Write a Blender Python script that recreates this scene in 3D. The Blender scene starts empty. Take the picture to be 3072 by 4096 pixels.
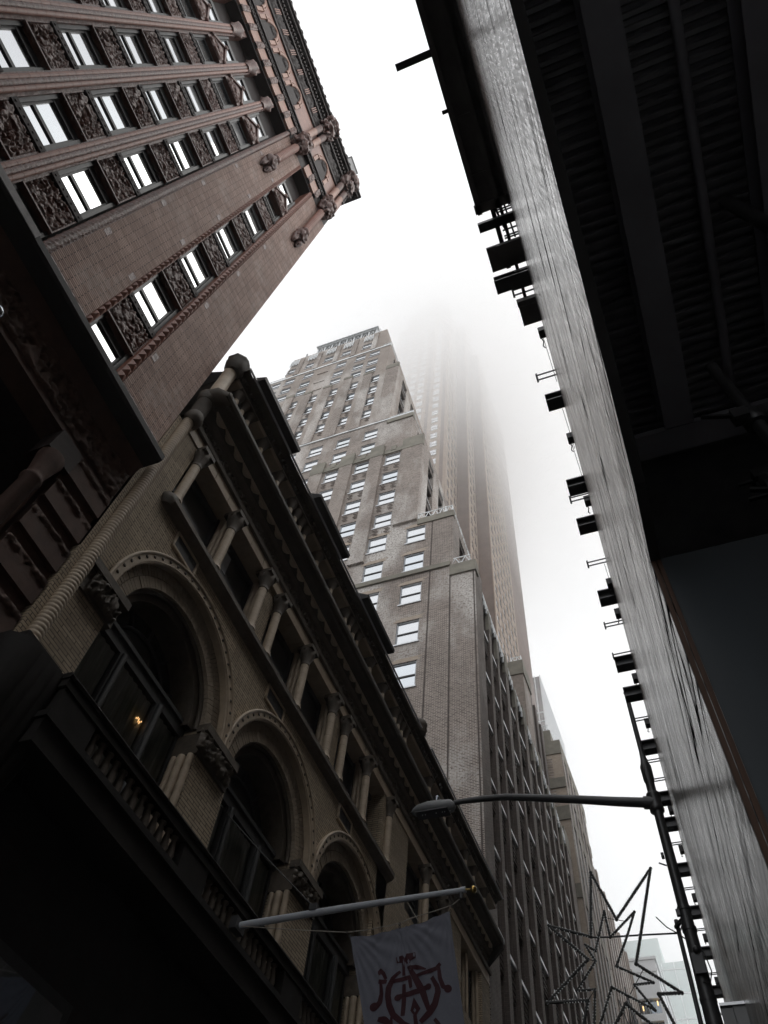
import bpy, math, random
from mathutils import Vector, Matrix, noise as mnoise
random.seed(7)
PI = math.pi
sc = bpy.context.scene
COL = sc.collection
GZ = -1.6                      # street level; the camera stands at the origin, 1.6 m above it

# ------------------------------------------------------------------ mesh builder
class MB:
    def __init__(s): s.v = []; s.f = []; s.sm = []; s.T = None
    def add(s, vs, fs, smooth=False):
        o = len(s.v); s.v += [tuple(p) for p in vs]
        for f in fs: s.f.append(tuple(i + o for i in f)); s.sm.append(smooth)
        return s
    def box(s, x0, x1, y0, y1, z0, z1):
        if x0 > x1: x0, x1 = x1, x0
        if y0 > y1: y0, y1 = y1, y0
        if z0 > z1: z0, z1 = z1, z0
        return s.add([(x0,y0,z0),(x1,y0,z0),(x1,y1,z0),(x0,y1,z0),(x0,y0,z1),(x1,y0,z1),(x1,y1,z1),(x0,y1,z1)],
                     [(0,3,2,1),(4,5,6,7),(0,1,5,4),(1,2,6,5),(2,3,7,6),(3,0,4,7)])
    def quad(s, a, b, c, d): return s.add([a,b,c,d], [(0,1,2,3)])
    def prism(s, poly, vec):
        n = len(poly); v = Vector(vec)
        vs = [Vector(p) for p in poly] + [Vector(p) + v for p in poly]
        fs = [tuple(range(n-1,-1,-1)), tuple(range(n,2*n))] + [(i,(i+1)%n,n+(i+1)%n,n+i) for i in range(n)]
        return s.add(vs, fs)
    def prof(s, pts, y0, y1):   # a moulding profile [(x, z)] run along the street from y0 to y1
        return s.prism([(x, y0, z) for x, z in pts], (0, y1 - y0, 0))
    def tube(s, pts, r, n=8, closed=False, rs=None):
        pts = [Vector(p) for p in pts]; m = len(pts); vs = []; fs = []
        up = None
        for i, p in enumerate(pts):
            a = pts[i-1] if (i > 0 or closed) else p
            b = pts[(i+1) % m] if (i < m-1 or closed) else p
            d = ((p - a).normalized() if (p-a).length > 1e-9 else Vector()) + ((b - p).normalized() if (b-p).length > 1e-9 else Vector())
            d = d.normalized() if d.length > 1e-6 else Vector((0,0,1))
            if up is None:
                up = Vector((0,0,1)) if abs(d.z) < .9 else Vector((0,1,0))
            u = d.cross(up); u = u.normalized() if u.length > 1e-6 else Vector((1,0,0)); w = u.cross(d).normalized()
            up = w
            rr = rs[i] if rs else r
            for k in range(n):
                t = 2*PI*k/n; vs.append(p + u*math.cos(t)*rr + w*math.sin(t)*rr)
        mm = m if closed else m-1
        for i in range(mm):
            j = (i+1) % m
            for k in range(n): fs.append((i*n+k, i*n+(k+1)%n, j*n+(k+1)%n, j*n+k))
        s.add(vs, fs, True)
        if not closed:
            s.add(vs[:n], [tuple(range(n-1,-1,-1))]); s.add(vs[-n:], [tuple(range(n))])
        return s
    def bar(s, a, b, w, h=None):   # straight square bar
        a = Vector(a); b = Vector(b); d = (b-a).normalized(); h = h or w
        u = d.cross(Vector((0,0,1)));  u = u.normalized() if u.length > 1e-3 else Vector((1,0,0)); q = u.cross(d)
        c = [(-1,-1),(1,-1),(1,1),(-1,1)]
        vs = [p + u*w/2*i + q*h/2*j for p in (a,b) for i,j in c]
        return s.add(vs, [(3,2,1,0),(4,5,6,7),(0,1,5,4),(1,2,6,5),(2,3,7,6),(3,0,4,7)])
    def lathe(s, prof, cx, cy, n=14, a0=0.0, a1=2*PI, mod=None):
        full = abs(a1-a0-2*PI) < 1e-6; k = n if full else n+1; vs = []; fs = []
        for z, r in prof:
            for i in range(k):
                t = a0 + (a1-a0)*i/n; q = r*(mod(t, z) if mod else 1)
                vs.append((cx + q*math.cos(t), cy + q*math.sin(t), z))
        for j in range(len(prof)-1):
            for i in range(n):
                i2 = (i+1) % k
                fs.append((j*k+i, j*k+i2, (j+1)*k+i2, (j+1)*k+i))
        s.add(vs, fs, True)
        if full:
            s.add(vs[:k], [tuple(range(k-1,-1,-1))]); s.add(vs[-k:], [tuple(range(k))])
        return s
    def rope(s, cx, cy, z0, z1, r, pitch, amp=.14, starts=2, n=12):
        m = max(2, int((z1-z0)/(pitch/5)))
        return s.lathe([(z0+(z1-z0)*i/m, r) for i in range(m+1)], cx, cy, n,
                       mod=lambda t, z: 1 + amp*math.sin(starts*t + 2*PI*starts*z/pitch))
    def rings(s, cx, cy, z0, z1, r, pitch, amp=.12, n=12):   # a column turned in rings
        m = int((z1-z0)/pitch); pr = []
        for i in range(m):
            z = z0 + i*pitch
            pr += [(z, r*(1-amp)), (z+pitch*.2, r), (z+pitch*.75, r), (z+pitch*.97, r*(1-amp))]
        return s.lathe(pr, cx, cy, n)
    def relief(s, x, y0, y1, z0, z1, amp, ny, nz, scale, seed, step=None):   # carved leafwork facing the street
        vs = []; fs = []
        for j in range(nz+1):
            for i in range(ny+1):
                y = y0+(y1-y0)*i/ny; z = z0+(z1-z0)*j/nz
                p = Vector((y*scale+seed*7.3, z*scale, seed*3.1))
                q = p + Vector((mnoise.noise(p*1.3), mnoise.noise(p*1.3+Vector((5,3,1))), 0))*1.1
                h = 1-abs(mnoise.noise(q*1.7))*2.6
                h = max(-.6, h)
                e = min(i, ny-i, j, nz-j)
                vs.append((x + (amp*h if e > 0 else 0), y, z))
        for j in range(nz):
            for i in range(ny):
                a = j*(ny+1)+i; fs.append((a, a+1, a+ny+2, a+ny+1))
        return s.add(vs, fs, True)
    def lump(s, cx, cy, cz, rx, ry, rz, amp=.25, sc_=3.0, seed=0, n=14, m=9):
        vs = []; fs = []
        for j in range(m+1):
            ph = PI*j/m
            for i in range(n):
                t = 2*PI*i/n; d = Vector((math.sin(ph)*math.cos(t), math.sin(ph)*math.sin(t), math.cos(ph)))
                k = 1 + amp*(1-3*abs(mnoise.noise(d*sc_+Vector((seed*2.7, seed, 0)))))
                vs.append((cx+d.x*rx*k, cy+d.y*ry*k, cz+d.z*rz*k))
        for j in range(m):
            for i in range(n):
                i2 = (i+1) % n; fs.append((j*n+i, (j+1)*n+i, (j+1)*n+i2, j*n+i2))
        return s.add(vs, fs, True)
    def wall(s, ax, c, u0, u1, z0, z1, holes=(), depth=.3, out=1):
        """flat wall in the plane ax = c with rectangular openings; out = side it faces; reveals run back by depth"""
        us = sorted({u0, u1} | {h[0] for h in holes} | {h[1] for h in holes})
        zs = sorted({z0, z1} | {h[2] for h in holes} | {h[3] for h in holes})
        P = (lambda u, z, d=0: (c - out*d, u, z)) if ax == 'x' else (lambda u, z, d=0: (u, c - out*d, z))
        us = [u for u in us if u0 <= u <= u1]; zs = [z for z in zs if z0 <= z <= z1]
        for j in range(len(zs)-1):
            run = None
            for i in range(len(us)-1):
                um = (us[i]+us[i+1])/2; zm = (zs[j]+zs[j+1])/2
                hole = any(h[0] < um < h[1] and h[2] < zm < h[3] for h in holes)
                if not hole and run is None: run = us[i]
                if run is not None and (hole or i == len(us)-2):
                    e = us[i] if hole else us[i+1]
                    s.quad(P(run, zs[j]), P(e, zs[j]), P(e, zs[j+1]), P(run, zs[j+1])); run = None
        for a, b, e, g in holes:
            s.quad(P(a,e), P(a,g), P(a,g,depth), P(a,e,depth)); s.quad(P(b,e), P(b,g), P(b,g,depth), P(b,e,depth))
            s.quad(P(a,g), P(b,g), P(b,g,depth), P(a,g,depth)); s.quad(P(a,e), P(b,e), P(b,e,depth), P(a,e,depth))
        return s

ORG = {}
def origin(o): return ORG.get(o.name, Vector((0,0,0))) if o else Vector((0,0,0))
def link(o, parent=None):
    COL.objects.link(o)
    if parent: o.parent = parent
    return o
def thing(name, label, cat, loc=(0,0,0), group=None):
    o = bpy.data.objects.new(name, None); link(o); o.location = loc; ORG[o.name] = Vector(loc)
    o.empty_display_size = .2
    o['label'] = label; o['category'] = cat
    if group: o['group'] = group
    return o
SPLIT = dict(pier_backing=.05, terracotta_tile=.05, pink_block=.02, carved_block=.02, arch_moulding=.02, arch_shade_disc=.02, pink_pilaster=.03, colonnette=.15,
    reveal_moulding=.3, jamb_shaft=.3, rosette=.06, scalloped_corbel=.005, gutter=.05, window_sill=.02, side_spandrel=.02, side_sill=.3, side_glass=.02, brick_panel=.35,
    pale_lintel=.08, brick_joint=.03, raised_pier=.02, pier_cap=.02, stone_ledge=.05, white_coping=.05, railing=.1, street_pier=.02, street_pier_cap=.02, blind_panel=.12,
    front_groove=.1, stone_band=.05, street_glass=.05, mullion=.05, ceiling_light=.05, street_spandrel=.05, rear_fin=.0, rear_railing=.2, fin=.005, side_band=.05, deck_beam=.02, conduit=.05, pipe_brace=.0, pipe_coupler=.12,
    timber_outrigger=.05, tie_wire=.02, plank_platform=.02, support_channel=.0, plank=.05, pole_strap=.01, water_drop=.002, snap_hook=.03, clamp=.05, guy_rod=.05, archivolt_stud=.0, drop_hook=.05)
def clusters(vs, fs, gap):
    par = list(range(len(vs)))
    def find(i):
        while par[i] != i: par[i] = par[par[i]]; i = par[i]
        return i
    for f in fs:
        a = find(f[0])
        for j in f[1:]: par[find(j)] = a
    bb = {}
    for i, p in enumerate(vs):
        r = find(i); b = bb.get(r)
        if b is None: bb[r] = [p[0],p[1],p[2],p[0],p[1],p[2]]
        else:
            for k in range(3): b[k] = min(b[k], p[k]); b[k+3] = max(b[k+3], p[k])
    ids = list(bb); cl = {r: r for r in ids}
    def cf(r):
        while cl[r] != r: r = cl[r]
        return r
    for i, a in enumerate(ids):
        A = bb[a]
        for b in ids[i+1:]:
            Bq = bb[b]
            if all(A[k]-gap <= Bq[k+3] and Bq[k]-gap <= A[k+3] for k in range(3)):
                x, y = cf(a), cf(b)
                if x != y: cl[y] = x
    out = {}
    for n, f in enumerate(fs): out.setdefault(cf(find(f[0])), []).append(n)
    return list(out.values())
def part(name, mb, mat, parent=None, at=None, label=None, kind=None):
    """as one(), but what falls apart into separate pieces becomes one object per piece"""
    if name in SPLIT and kind is None:
        vs = mb.v if mb.T is None else [mb.T(p) for p in mb.v]
        cs = clusters(vs, mb.f, SPLIT[name]); first = None; cs.sort(key=len, reverse=True)
        if len(cs) > 1:
            groups = [[c] for c in cs[:100]] + ([cs[100:]] if len(cs) > 100 else [])
            for g in groups:
                q = MB(); mp = {}
                for c in g:
                    for n in c:
                        f = []
                        for i in mb.f[n]:
                            if i not in mp: mp[i] = len(q.v); q.v.append(tuple(vs[i]))
                            f.append(mp[i])
                        q.f.append(tuple(f)); q.sm.append(mb.sm[n])
                o = one(name, q, mat, parent, at, label, 'stuff' if len(g) > 1 else None); first = first or o
            return first
    return one(name, mb, mat, parent, at, label, kind)
def one(name, mb, mat, parent=None, at=None, label=None, kind=None):
    """mesh in world coordinates -> object under parent; at = its own pivot (world)"""
    po = origin(parent); pv = Vector(at) if at else po
    vs = mb.v if mb.T is None else [mb.T(p) for p in mb.v]
    me = bpy.data.meshes.new(name)
    me.from_pydata([(p[0]-pv.x, p[1]-pv.y, p[2]-pv.z) for p in vs], [], mb.f)
    me.polygons.foreach_set('use_smooth', mb.sm)
    for m in (mat if isinstance(mat, (list, tuple)) else [mat]): me.materials.append(m)
    me.update()
    o = bpy.data.objects.new(name, me); link(o, parent); o.location = pv - po; ORG[o.name] = pv
    if label: o['label'] = label
    if kind: o['kind'] = kind
    return o
def single(name, mb, mat, label, cat, at, group=None):
    o = part(name, mb, mat, None, at); o['label'] = label; o['category'] = cat
    if group: o['group'] = group
    return o
def inst(src, parent, at, mats=None):
    """copy a part (and its sub-parts) to another pivot in world coordinates"""
    c = src.copy(); link(c, parent); c.location = Vector(at) - origin(parent); ORG[c.name] = Vector(at)
    for ch in list(src.children):
        d = ch.copy(); link(d, c)
        if mats:
            d.material_slots[0].link = 'OBJECT'; d.material_slots[0].material = mats
    return c

# ------------------------------------------------------------------ materials
def newmat(name):
    m = bpy.data.materials.new(name); m.use_nodes = True; nt = m.node_tree; nt.nodes.clear()
    out = nt.nodes.new('ShaderNodeOutputMaterial'); b = nt.nodes.new('ShaderNodeBsdfPrincipled')
    nt.links.new(b.outputs[0], out.inputs[0]); return m, nt, b, out
def N(nt, t, **k):
    n = nt.nodes.new(t)
    for a, v in k.items(): setattr(n, a, v)
    return n
def math_(nt, op, a, b=None, c=None):
    n = N(nt, 'ShaderNodeMath', operation=op)
    for i, x in enumerate((a, b, c)):
        if x is None: continue
        if isinstance(x, (int, float)): n.inputs[i].default_value = x
        else: nt.links.new(x, n.inputs[i])
    return n.outputs[0]
def mixc(nt, f, a, b, mode='MIX'):
    n = N(nt, 'ShaderNodeMix', data_type='RGBA', blend_type=mode)
    for i, x in ((0, f), (6, a), (7, b)):
        if isinstance(x, (int, float)): n.inputs[i].default_value = x
        elif isinstance(x, tuple): n.inputs[i].default_value = (*x, 1)
        else: nt.links.new(x, n.inputs[i])
    return n.outputs[2]
def ramp(nt, f, a, b):
    n = N(nt, 'ShaderNodeMapRange'); n.inputs[1].default_value = a; n.inputs[2].default_value = b
    nt.links.new(f, n.inputs[0]); return n.outputs[0]
def noise(nt, vec, scale, detail=3, rough=.55):
    n = N(nt, 'ShaderNodeTexNoise'); n.inputs['Scale'].default_value = scale; n.inputs['Detail'].default_value = detail
    n.inputs['Roughness'].default_value = rough; nt.links.new(vec, n.inputs['Vector']); return n.outputs[0]
def objco(nt, scale=(1,1,1)):
    t = N(nt, 'ShaderNodeTexCoord')
    if scale == (1,1,1): return t.outputs['Object']
    m = N(nt, 'ShaderNodeMapping'); m.inputs['Scale'].default_value = scale
    nt.links.new(t.outputs['Object'], m.inputs[0]); return m.outputs[0]
def bump(nt, b, h, strength, dist=.02):
    n = N(nt, 'ShaderNodeBump'); n.inputs['Strength'].default_value = strength; n.inputs['Distance'].default_value = dist
    nt.links.new(h, n.inputs['Height']); nt.links.new(n.outputs[0], b.inputs['Normal'])

def plain(name, c, rough=.7, var=.25, scale=6, bmp=0, spec=.4, metal=0, stretch=(1,1,1), bd=.02):
    m, nt, b, out = newmat(name)
    v = objco(nt, stretch); n1 = noise(nt, v, scale, 5, .6); n2 = noise(nt, v, scale*.17, 2)
    f = math_(nt, 'ADD', math_(nt, 'MULTIPLY', n1, .6), math_(nt, 'MULTIPLY', n2, .4))
    lo = tuple(x*(1-var) for x in c); hi = tuple(x*(1+var) for x in c)
    nt.links.new(mixc(nt, ramp(nt, f, .3, .7), lo, hi), b.inputs['Base Color'])
    b.inputs['Roughness'].default_value = rough; b.inputs['Specular IOR Level'].default_value = spec; b.inputs['Metallic'].default_value = metal
    if bmp: bump(nt, b, n1, bmp, bd)
    return m

def brick(name, ca, cb, cm, w, h, ms, rough=.75, stain=None, stain_amt=0, stain_scale=.35, var=.5, bmp=.4, spec=.35):
    m, nt, b, out = newmat(name)
    t = N(nt, 'ShaderNodeTexCoord'); sp = N(nt, 'ShaderNodeSeparateXYZ'); nt.links.new(t.outputs['Object'], sp.inputs[0])
    u = math_(nt, 'ADD', sp.outputs[0], sp.outputs[1]); cv = N(nt, 'ShaderNodeCombineXYZ')
    nt.links.new(u, cv.inputs[0]); nt.links.new(sp.outputs[2], cv.inputs[1])
    br = N(nt, 'ShaderNodeTexBrick'); nt.links.new(cv.outputs[0], br.inputs['Vector'])
    br.inputs['Scale'].default_value = 1; br.inputs['Brick Width'].default_value = w; br.inputs['Row Height'].default_value = h
    br.inputs['Mortar Size'].default_value = ms; br.inputs['Bias'].default_value = -.1; br.inputs['Mortar Smooth'].default_value = .2
    for k, c in (('Color1', ca), ('Color2', cb), ('Mortar', cm)): br.inputs[k].default_value = (*c, 1)
    big = noise(nt, t.outputs['Object'], stain_scale, 5, .65); fine = noise(nt, t.outputs['Object'], 4, 3, .6)
    col = mixc(nt, var, br.outputs[0], mixc(nt, ramp(nt, math_(nt,'ADD',math_(nt,'MULTIPLY',big,.65),math_(nt,'MULTIPLY',fine,.35)), .32, .68), (.45,.45,.45), (1.5,1.5,1.5)), 'MULTIPLY')
    if stain:
        mp = N(nt, 'ShaderNodeMapping'); mp.inputs['Scale'].default_value = (1,1,.45); nt.links.new(t.outputs['Object'], mp.inputs[0])
        s1 = noise(nt, mp.outputs[0], stain_scale, 4, .6); s2 = noise(nt, cv.outputs[0], 7, 2, .5)
        f = math_(nt, 'MULTIPLY', ramp(nt, s1, .49, .62), ramp(nt, s2, .34, .54))
        col = mixc(nt, math_(nt, 'MULTIPLY', f, stain_amt), col, stain)
    nt.links.new(col, b.inputs['Base Color'])
    b.inputs['Roughness'].default_value = rough; b.inputs['Specular IOR Level'].default_value = spec
    if bmp: bump(nt, b, math_(nt, 'SUBTRACT', 1.0, br.outputs['Fac']), bmp, .01)
    return m

def glass(name, dark=(.012,.014,.016), refl=.5, rough=.03, wave=.15, tint=(.95,.97,1)):
    """a window seen from outside: a mirror-like sheet over a dim room"""
    m, nt, b, out = newmat(name)
    b.inputs['Base Color'].default_value = (*dark, 1); b.inputs['Roughness'].default_value = .4
    g = N(nt, 'ShaderNodeBsdfGlossy'); g.inputs['Roughness'].default_value = rough; g.inputs['Color'].default_value = (*tint, 1)
    v = objco(nt); n1 = noise(nt, v, .9, 2, .5)
    bp = N(nt, 'ShaderNodeBump'); bp.inputs['Strength'].default_value = wave; bp.inputs['Distance'].default_value = .02
    nt.links.new(n1, bp.inputs['Height']); nt.links.new(bp.outputs[0], g.inputs['Normal'])
    mx = N(nt, 'ShaderNodeMixShader')
    n2 = noise(nt, v, .35, 2, .5)
    nt.links.new(math_(nt, 'MULTIPLY', math_(nt, 'ADD', math_(nt, 'MULTIPLY', n2, .3), .85), refl), mx.inputs[0])
    nt.links.new(b.outputs[0], mx.inputs[1]); nt.links.new(g.outputs[0], mx.inputs[2]); nt.links.new(mx.outputs[0], out.inputs[0])
    return m

M = {}
M['red_brick'] = brick('red_roman_brick', (.33,.205,.165), (.56,.385,.315), (.08,.048,.038), .34, .066, .011, stain=(.52,.44,.40), stain_amt=.3, stain_scale=1.2, var=.35)
M['terra'] = plain('red_terracotta', (.27,.115,.078), .55, .3, 7, .3, .5)
M['terra_dark'] = plain('dark_carved_terracotta', (.115,.042,.028), .5, .5, 9, .7, .5, bd=.04)
M['terra_black'] = plain('near_black_terracotta', (.022,.014,.013), .7, .4, 5, .4, .3)  # near black; on back walls and recesses the shade is put into the colour
M['pink'] = plain('pale_pink_terracotta', (.44,.26,.20), .6, .25, 5, .2)
M['grey_wood'] = plain('grey_painted_wood', (.048,.05,.051), .5, .25, 12, .1)
M['stone_dark'] = plain('dark_ledge_stone', (.02,.019,.019), .7, .4, 3, .4)
M['stone_grey'] = plain('weathered_grey_stone', (.30,.29,.29), .75, .45, 5, .4)
M['brown_stone'] = plain('brownstone', (.07,.036,.026), .75, .35, 4, .5)
M['buff_brick'] = brick('buff_roman_brick', (.33,.265,.185), (.45,.365,.26), (.08,.06,.044), .34, .068, .008, stain=(.2,.16,.12), stain_amt=.4, stain_scale=.7, var=.4)
M['buff'] = plain('buff_terracotta', (.40,.32,.235), .55, .25, 4, .2)
M['voussoir'] = plain('buff_voussoir_brick', (.30,.245,.185), .75, .3, 9, .3)
M['buff_dark'] = plain('dark_buff_terracotta', (.085,.068,.052), .65, .45, 5, .5, bd=.03)  # darker brown than the plain buff pieces
M['cornice_dark'] = plain('dark_cornice_brown', (.05,.041,.031), .65, .45, 4, .5, .3)  # even dark brown for cornice, eaves and turret cap
M['glass_upper'] = glass('dim_upper_glass', (.03,.034,.037), .22, .05, .3, (.85,.92,1))
M['buff_shade'] = plain('shade_black_stone', (.015,.013,.012), .7, .4, 4, .4, .2)  # balcony and console stone with deep shade put into its colour
M['black_copper'] = plain('black_sheet_metal', (.018,.018,.02), .45, .3, 3, .1)
M['gutter'] = plain('wet_gutter_metal', (.75,.77,.8), .2, .2, 8, .1, .6, .6)
M['brown_brick'] = brick('brown_brick', (.085,.064,.053), (.235,.19,.162), (.44,.385,.345), .26, .09, .018, stain=(.60,.57,.54), stain_amt=.95, stain_scale=.2, var=.6)
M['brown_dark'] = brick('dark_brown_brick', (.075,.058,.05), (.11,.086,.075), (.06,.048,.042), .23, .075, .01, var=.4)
M['brown_pale'] = brick('pale_brown_brick', (.19,.15,.125), (.30,.245,.21), (.42,.37,.33), .26, .09, .016, stain=(.58,.55,.52), stain_amt=.9, stain_scale=.18, var=.55)
M['pier_brick'] = brick('grey_brown_pier_brick', (.12,.095,.082), (.185,.15,.132), (.26,.225,.2), .24, .08, .013, stain=(.4,.37,.35), stain_amt=.5, stain_scale=.4, var=.5)
M['cap_stone'] = plain('mossy_cap_stone', (.215,.20,.165), .8, .35, 1.2, .3)
M['cream_brick'] = brick('cream_brick', (.40,.325,.26), (.46,.385,.31), (.36,.30,.25), .23, .075, .008, var=.3)
M['fog_brick'] = brick('tan_tower_brick', (.34,.27,.22), (.40,.325,.265), (.34,.28,.24), .4, .12, .01, var=.35, bmp=0)
M['fog_dark'] = plain('brown_tower_stone', (.20,.155,.135), .8, .2, .5)
M['sill'] = plain('wet_aluminium_sill', (.55,.56,.58), .25, .15, 6, .05, .5, .7)
M['rail'] = plain('aluminium_railing', (.62,.64,.65), .35, .2, 5, .05, .5, .5)
M['sash'] = plain('pale_window_sash', (.42,.44,.46), .5, .15, 8)
M['sash_dark'] = plain('dark_window_sash', (.035,.035,.038), .5, .2, 8)
M['glass_sky'] = glass('sky_lit_glass', (.03,.032,.035), .60, .02, .08, (.93,.97,1))
M['glass_blind'] = glass('glass_over_white_blind', (.34,.35,.36), .55, .08, .12)
M['glass_dim'] = glass('dim_old_glass', (.05,.053,.055), .52, .05, .5)
M['glass_tower'] = glass('pale_tower_glass', (.10,.11,.12), .6, .03, .1, (.9,.95,1))
M['glass_dark'] = glass('dark_glass', (.01,.012,.014), .22, .04, .25, (.8,.9,1))
M['steel'] = plain('rusty_black_steel', (.028,.027,.028), .5, .4, 6, .2, .5, .3)
M['steel_grey'] = plain('wet_grey_steel', (.055,.055,.058), .4, .3, 6, .15, .5, .4)
M['beam_paint'] = plain('grey_beam_paint', (.33,.33,.37), .55, .25, 2, .1)
M['platform'] = plain('platform_timber', (.14,.13,.125), .7, .4, 4, .3)
M['deck'] = plain('corrugated_deck_steel', (.22,.225,.24), .5, .4, 3, .15, .5, .1)
M['pole'] = plain('lamp_pole_steel', (.06,.06,.062), .42, .35, 4, .15, .5, .4)
M['lamp_grey'] = plain('lamp_head_grey', (.22,.225,.23), .45, .15, 8, .05)
M['white_pole'] = plain('white_enamel_pole', (.42,.44,.48), .35, .1, 3, .03)
M['brass'] = plain('gilt_ball', (.5,.34,.11), .25, .1, 5, 0, .5, 1)
M['cloth'] = plain('shade_grey_banner_cloth', (.135,.14,.17), .85, .08, 30, .1)  # white cloth greyed in its colour to stand for shade
M['maroon'] = plain('maroon_print', (.035,.005,.010), .8, .15, 20)
M['wire'] = plain('dark_wire', (.03,.03,.03), .5, .1, 4)
M['rope'] = plain('pale_rope', (.34,.31,.27), .8, .2, 30)
M['garland'] = plain('dark_green_garland_tube', (.013,.014,.013), .45, .7, 60, .6, .6, bd=.01)
M['bulb'] = plain('clear_bulb_glass', (.7,.72,.72), .15, .1, 5, 0, .6)
M['navy_ply'] = plain('dark_blue_painted_plywood', (.014,.021,.027), .6, .6, 2.5, .2, .5, stretch=(1,1,.15))
M['ply_edge'] = plain('plywood_edge', (.055,.026,.014), .7, .6, 1.2, .1, stretch=(90,1,1))
M['asphalt'] = plain('wet_asphalt', (.03,.03,.032), .35, .35, 3, .2, .5)
M['pave'] = plain('concrete_pavement', (.17,.165,.16), .6, .25, 2, .1)
M['pave_bounce'] = plain('pale_bounce_concrete', (.46,.45,.44), .6, .15, 2, .1)  # made paler than the other pavement to bounce light under the shed
M['white_clad'] = plain('white_cladding', (.82,.84,.85), .5, .05, .3)
M['curtain'] = plain('grey_green_curtain', (.27,.29,.265), .9, .35, 6, .3, .2, stretch=(1,6,.15))
M['opp'] = brick('opposite_brick', (.09,.075,.065), (.13,.105,.09), (.1,.09,.08), .23, .075, .01)
M['concrete'] = plain('grey_roof_stone', (.36,.36,.36), .8, .3, 9, .3)

def clear_pane():
    m, nt, b, out = newmat('clear_window_glass')
    g = N(nt, 'ShaderNodeBsdfGlossy'); g.inputs['Roughness'].default_value = .03
    t = N(nt, 'ShaderNodeBsdfTransparent'); t.inputs['Color'].default_value = (.82,.87,.84,1)
    fr = N(nt, 'ShaderNodeFresnel'); fr.inputs['IOR'].default_value = 1.6
    mx = N(nt, 'ShaderNodeMixShader'); nt.links.new(fr.outputs[0], mx.inputs[0])
    nt.links.new(t.outputs[0], mx.inputs[1]); nt.links.new(g.outputs[0], mx.inputs[2]); nt.links.new(mx.outputs[0], out.inputs[0])
    return m
M['clear'] = clear_pane()

def emit(name, c, s):
    m, nt, b, out = newmat(name); b.inputs['Base Color'].default_value = (*c, 1)
    b.inputs['Emission Color'].default_value = (*c, 1); b.inputs['Emission Strength'].default_value = s
    return m
M['lamp_on'] = emit('warm_bulb', (1, .55, .24), 1.2)
M['lamp_far'] = emit('far_office_lamp', (1, .66, .3), 1.3)

def plywood():
    """wet, weathered plywood: level grain and splits, upright drip tracks; glossy with rain water"""
    m, nt, b, out = newmat('wet_weathered_plywood')
    g0 = noise(nt, objco(nt, (1, .22, 3.4)), 1, 6, .7)       # broad bands of grain running along the street
    g1 = noise(nt, objco(nt, (1, .5, 11)), 1, 5, .65)
    g2 = noise(nt, objco(nt, (1, .6, 42)), 1, 3, .6)
    big = noise(nt, objco(nt, (1, .5, .5)), 1.1, 4, .6)
    spk = noise(nt, objco(nt, (1, 85, 7)), 1, 5, .75)
    def line(scale, width, lvl=.5, det=2):                   # thin wandering line where a noise field crosses a level
        n = noise(nt, objco(nt, scale), 1, det, .5)
        return ramp(nt, math_(nt, 'ABSOLUTE', math_(nt, 'SUBTRACT', n, lvl)), width, width*.35)
    f = math_(nt, 'ADD', math_(nt, 'ADD', math_(nt, 'MULTIPLY', g0, .4), math_(nt, 'MULTIPLY', g1, .35)), math_(nt, 'MULTIPLY', g2, .25))
    grain = ramp(nt, f, .41, .59)
    col = mixc(nt, grain, (.03,.027,.025), (.40,.375,.34))
    col = mixc(nt, .75, col, mixc(nt, ramp(nt, big, .35, .65), (.5,.5,.5), (1.4,1.38,1.33)), 'MULTIPLY')
    col = mixc(nt, .85, col, mixc(nt, ramp(nt, spk, .40, .60), (.35,.35,.36), (1.6,1.6,1.6)), 'MULTIPLY')
    wet = math_(nt, 'MAXIMUM', line((1, 4.2, .16), .020), math_(nt, 'MULTIPLY', line((1, 11, .3), .024), .6))
    wet = math_(nt, 'MULTIPLY', wet, ramp(nt, noise(nt, objco(nt, (1, .7, 1.3)), 1, 2, .5), .40, .50))
    split = math_(nt, 'MAXIMUM', line((1, .22, 1.6), .010, .47, 4), math_(nt, 'MULTIPLY', line((1, .4, 5), .016, .45, 4), .8))
    split = math_(nt, 'MAXIMUM', split, ramp(nt, g0, .30, .285))
    col = mixc(nt, split, col, (.010,.009,.008))
    col = mixc(nt, math_(nt, 'MULTIPLY', wet, .75), col, (.78,.78,.77))  # water tracks coloured near white, their glint put into the colour
    nt.links.new(col, b.inputs['Base Color'])
    ro = math_(nt, 'SUBTRACT', .46, math_(nt, 'ADD', math_(nt, 'MULTIPLY', grain, .14), math_(nt, 'MULTIPLY', ramp(nt, spk, .42, .6), .14)))
    nt.links.new(ro, b.inputs['Roughness'])
    dry = math_(nt, 'SUBTRACT', 1.0, split)
    nt.links.new(math_(nt, 'MULTIPLY', dry, math_(nt, 'ADD', math_(nt, 'MULTIPLY', grain, .6), .25)), b.inputs['Specular IOR Level'])
    h = math_(nt, 'ADD', f, math_(nt, 'MULTIPLY', spk, .3))
    h = math_(nt, 'SUBTRACT', h, math_(nt, 'MULTIPLY', split, .5)); h = math_(nt, 'ADD', h, math_(nt, 'MULTIPLY', wet, .15))
    bump(nt, b, h, .22, .010)
    nt.links.new(math_(nt, 'MULTIPLY', dry, math_(nt, 'ADD', math_(nt, 'MULTIPLY', ramp(nt, spk, .38, .58), .65), .25)), b.inputs['Coat Weight'])
    b.inputs['Coat Roughness'].default_value = .21
    return m
M['plywood'] = plywood()

X0 = -7.5                      # the building line across the street

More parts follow.
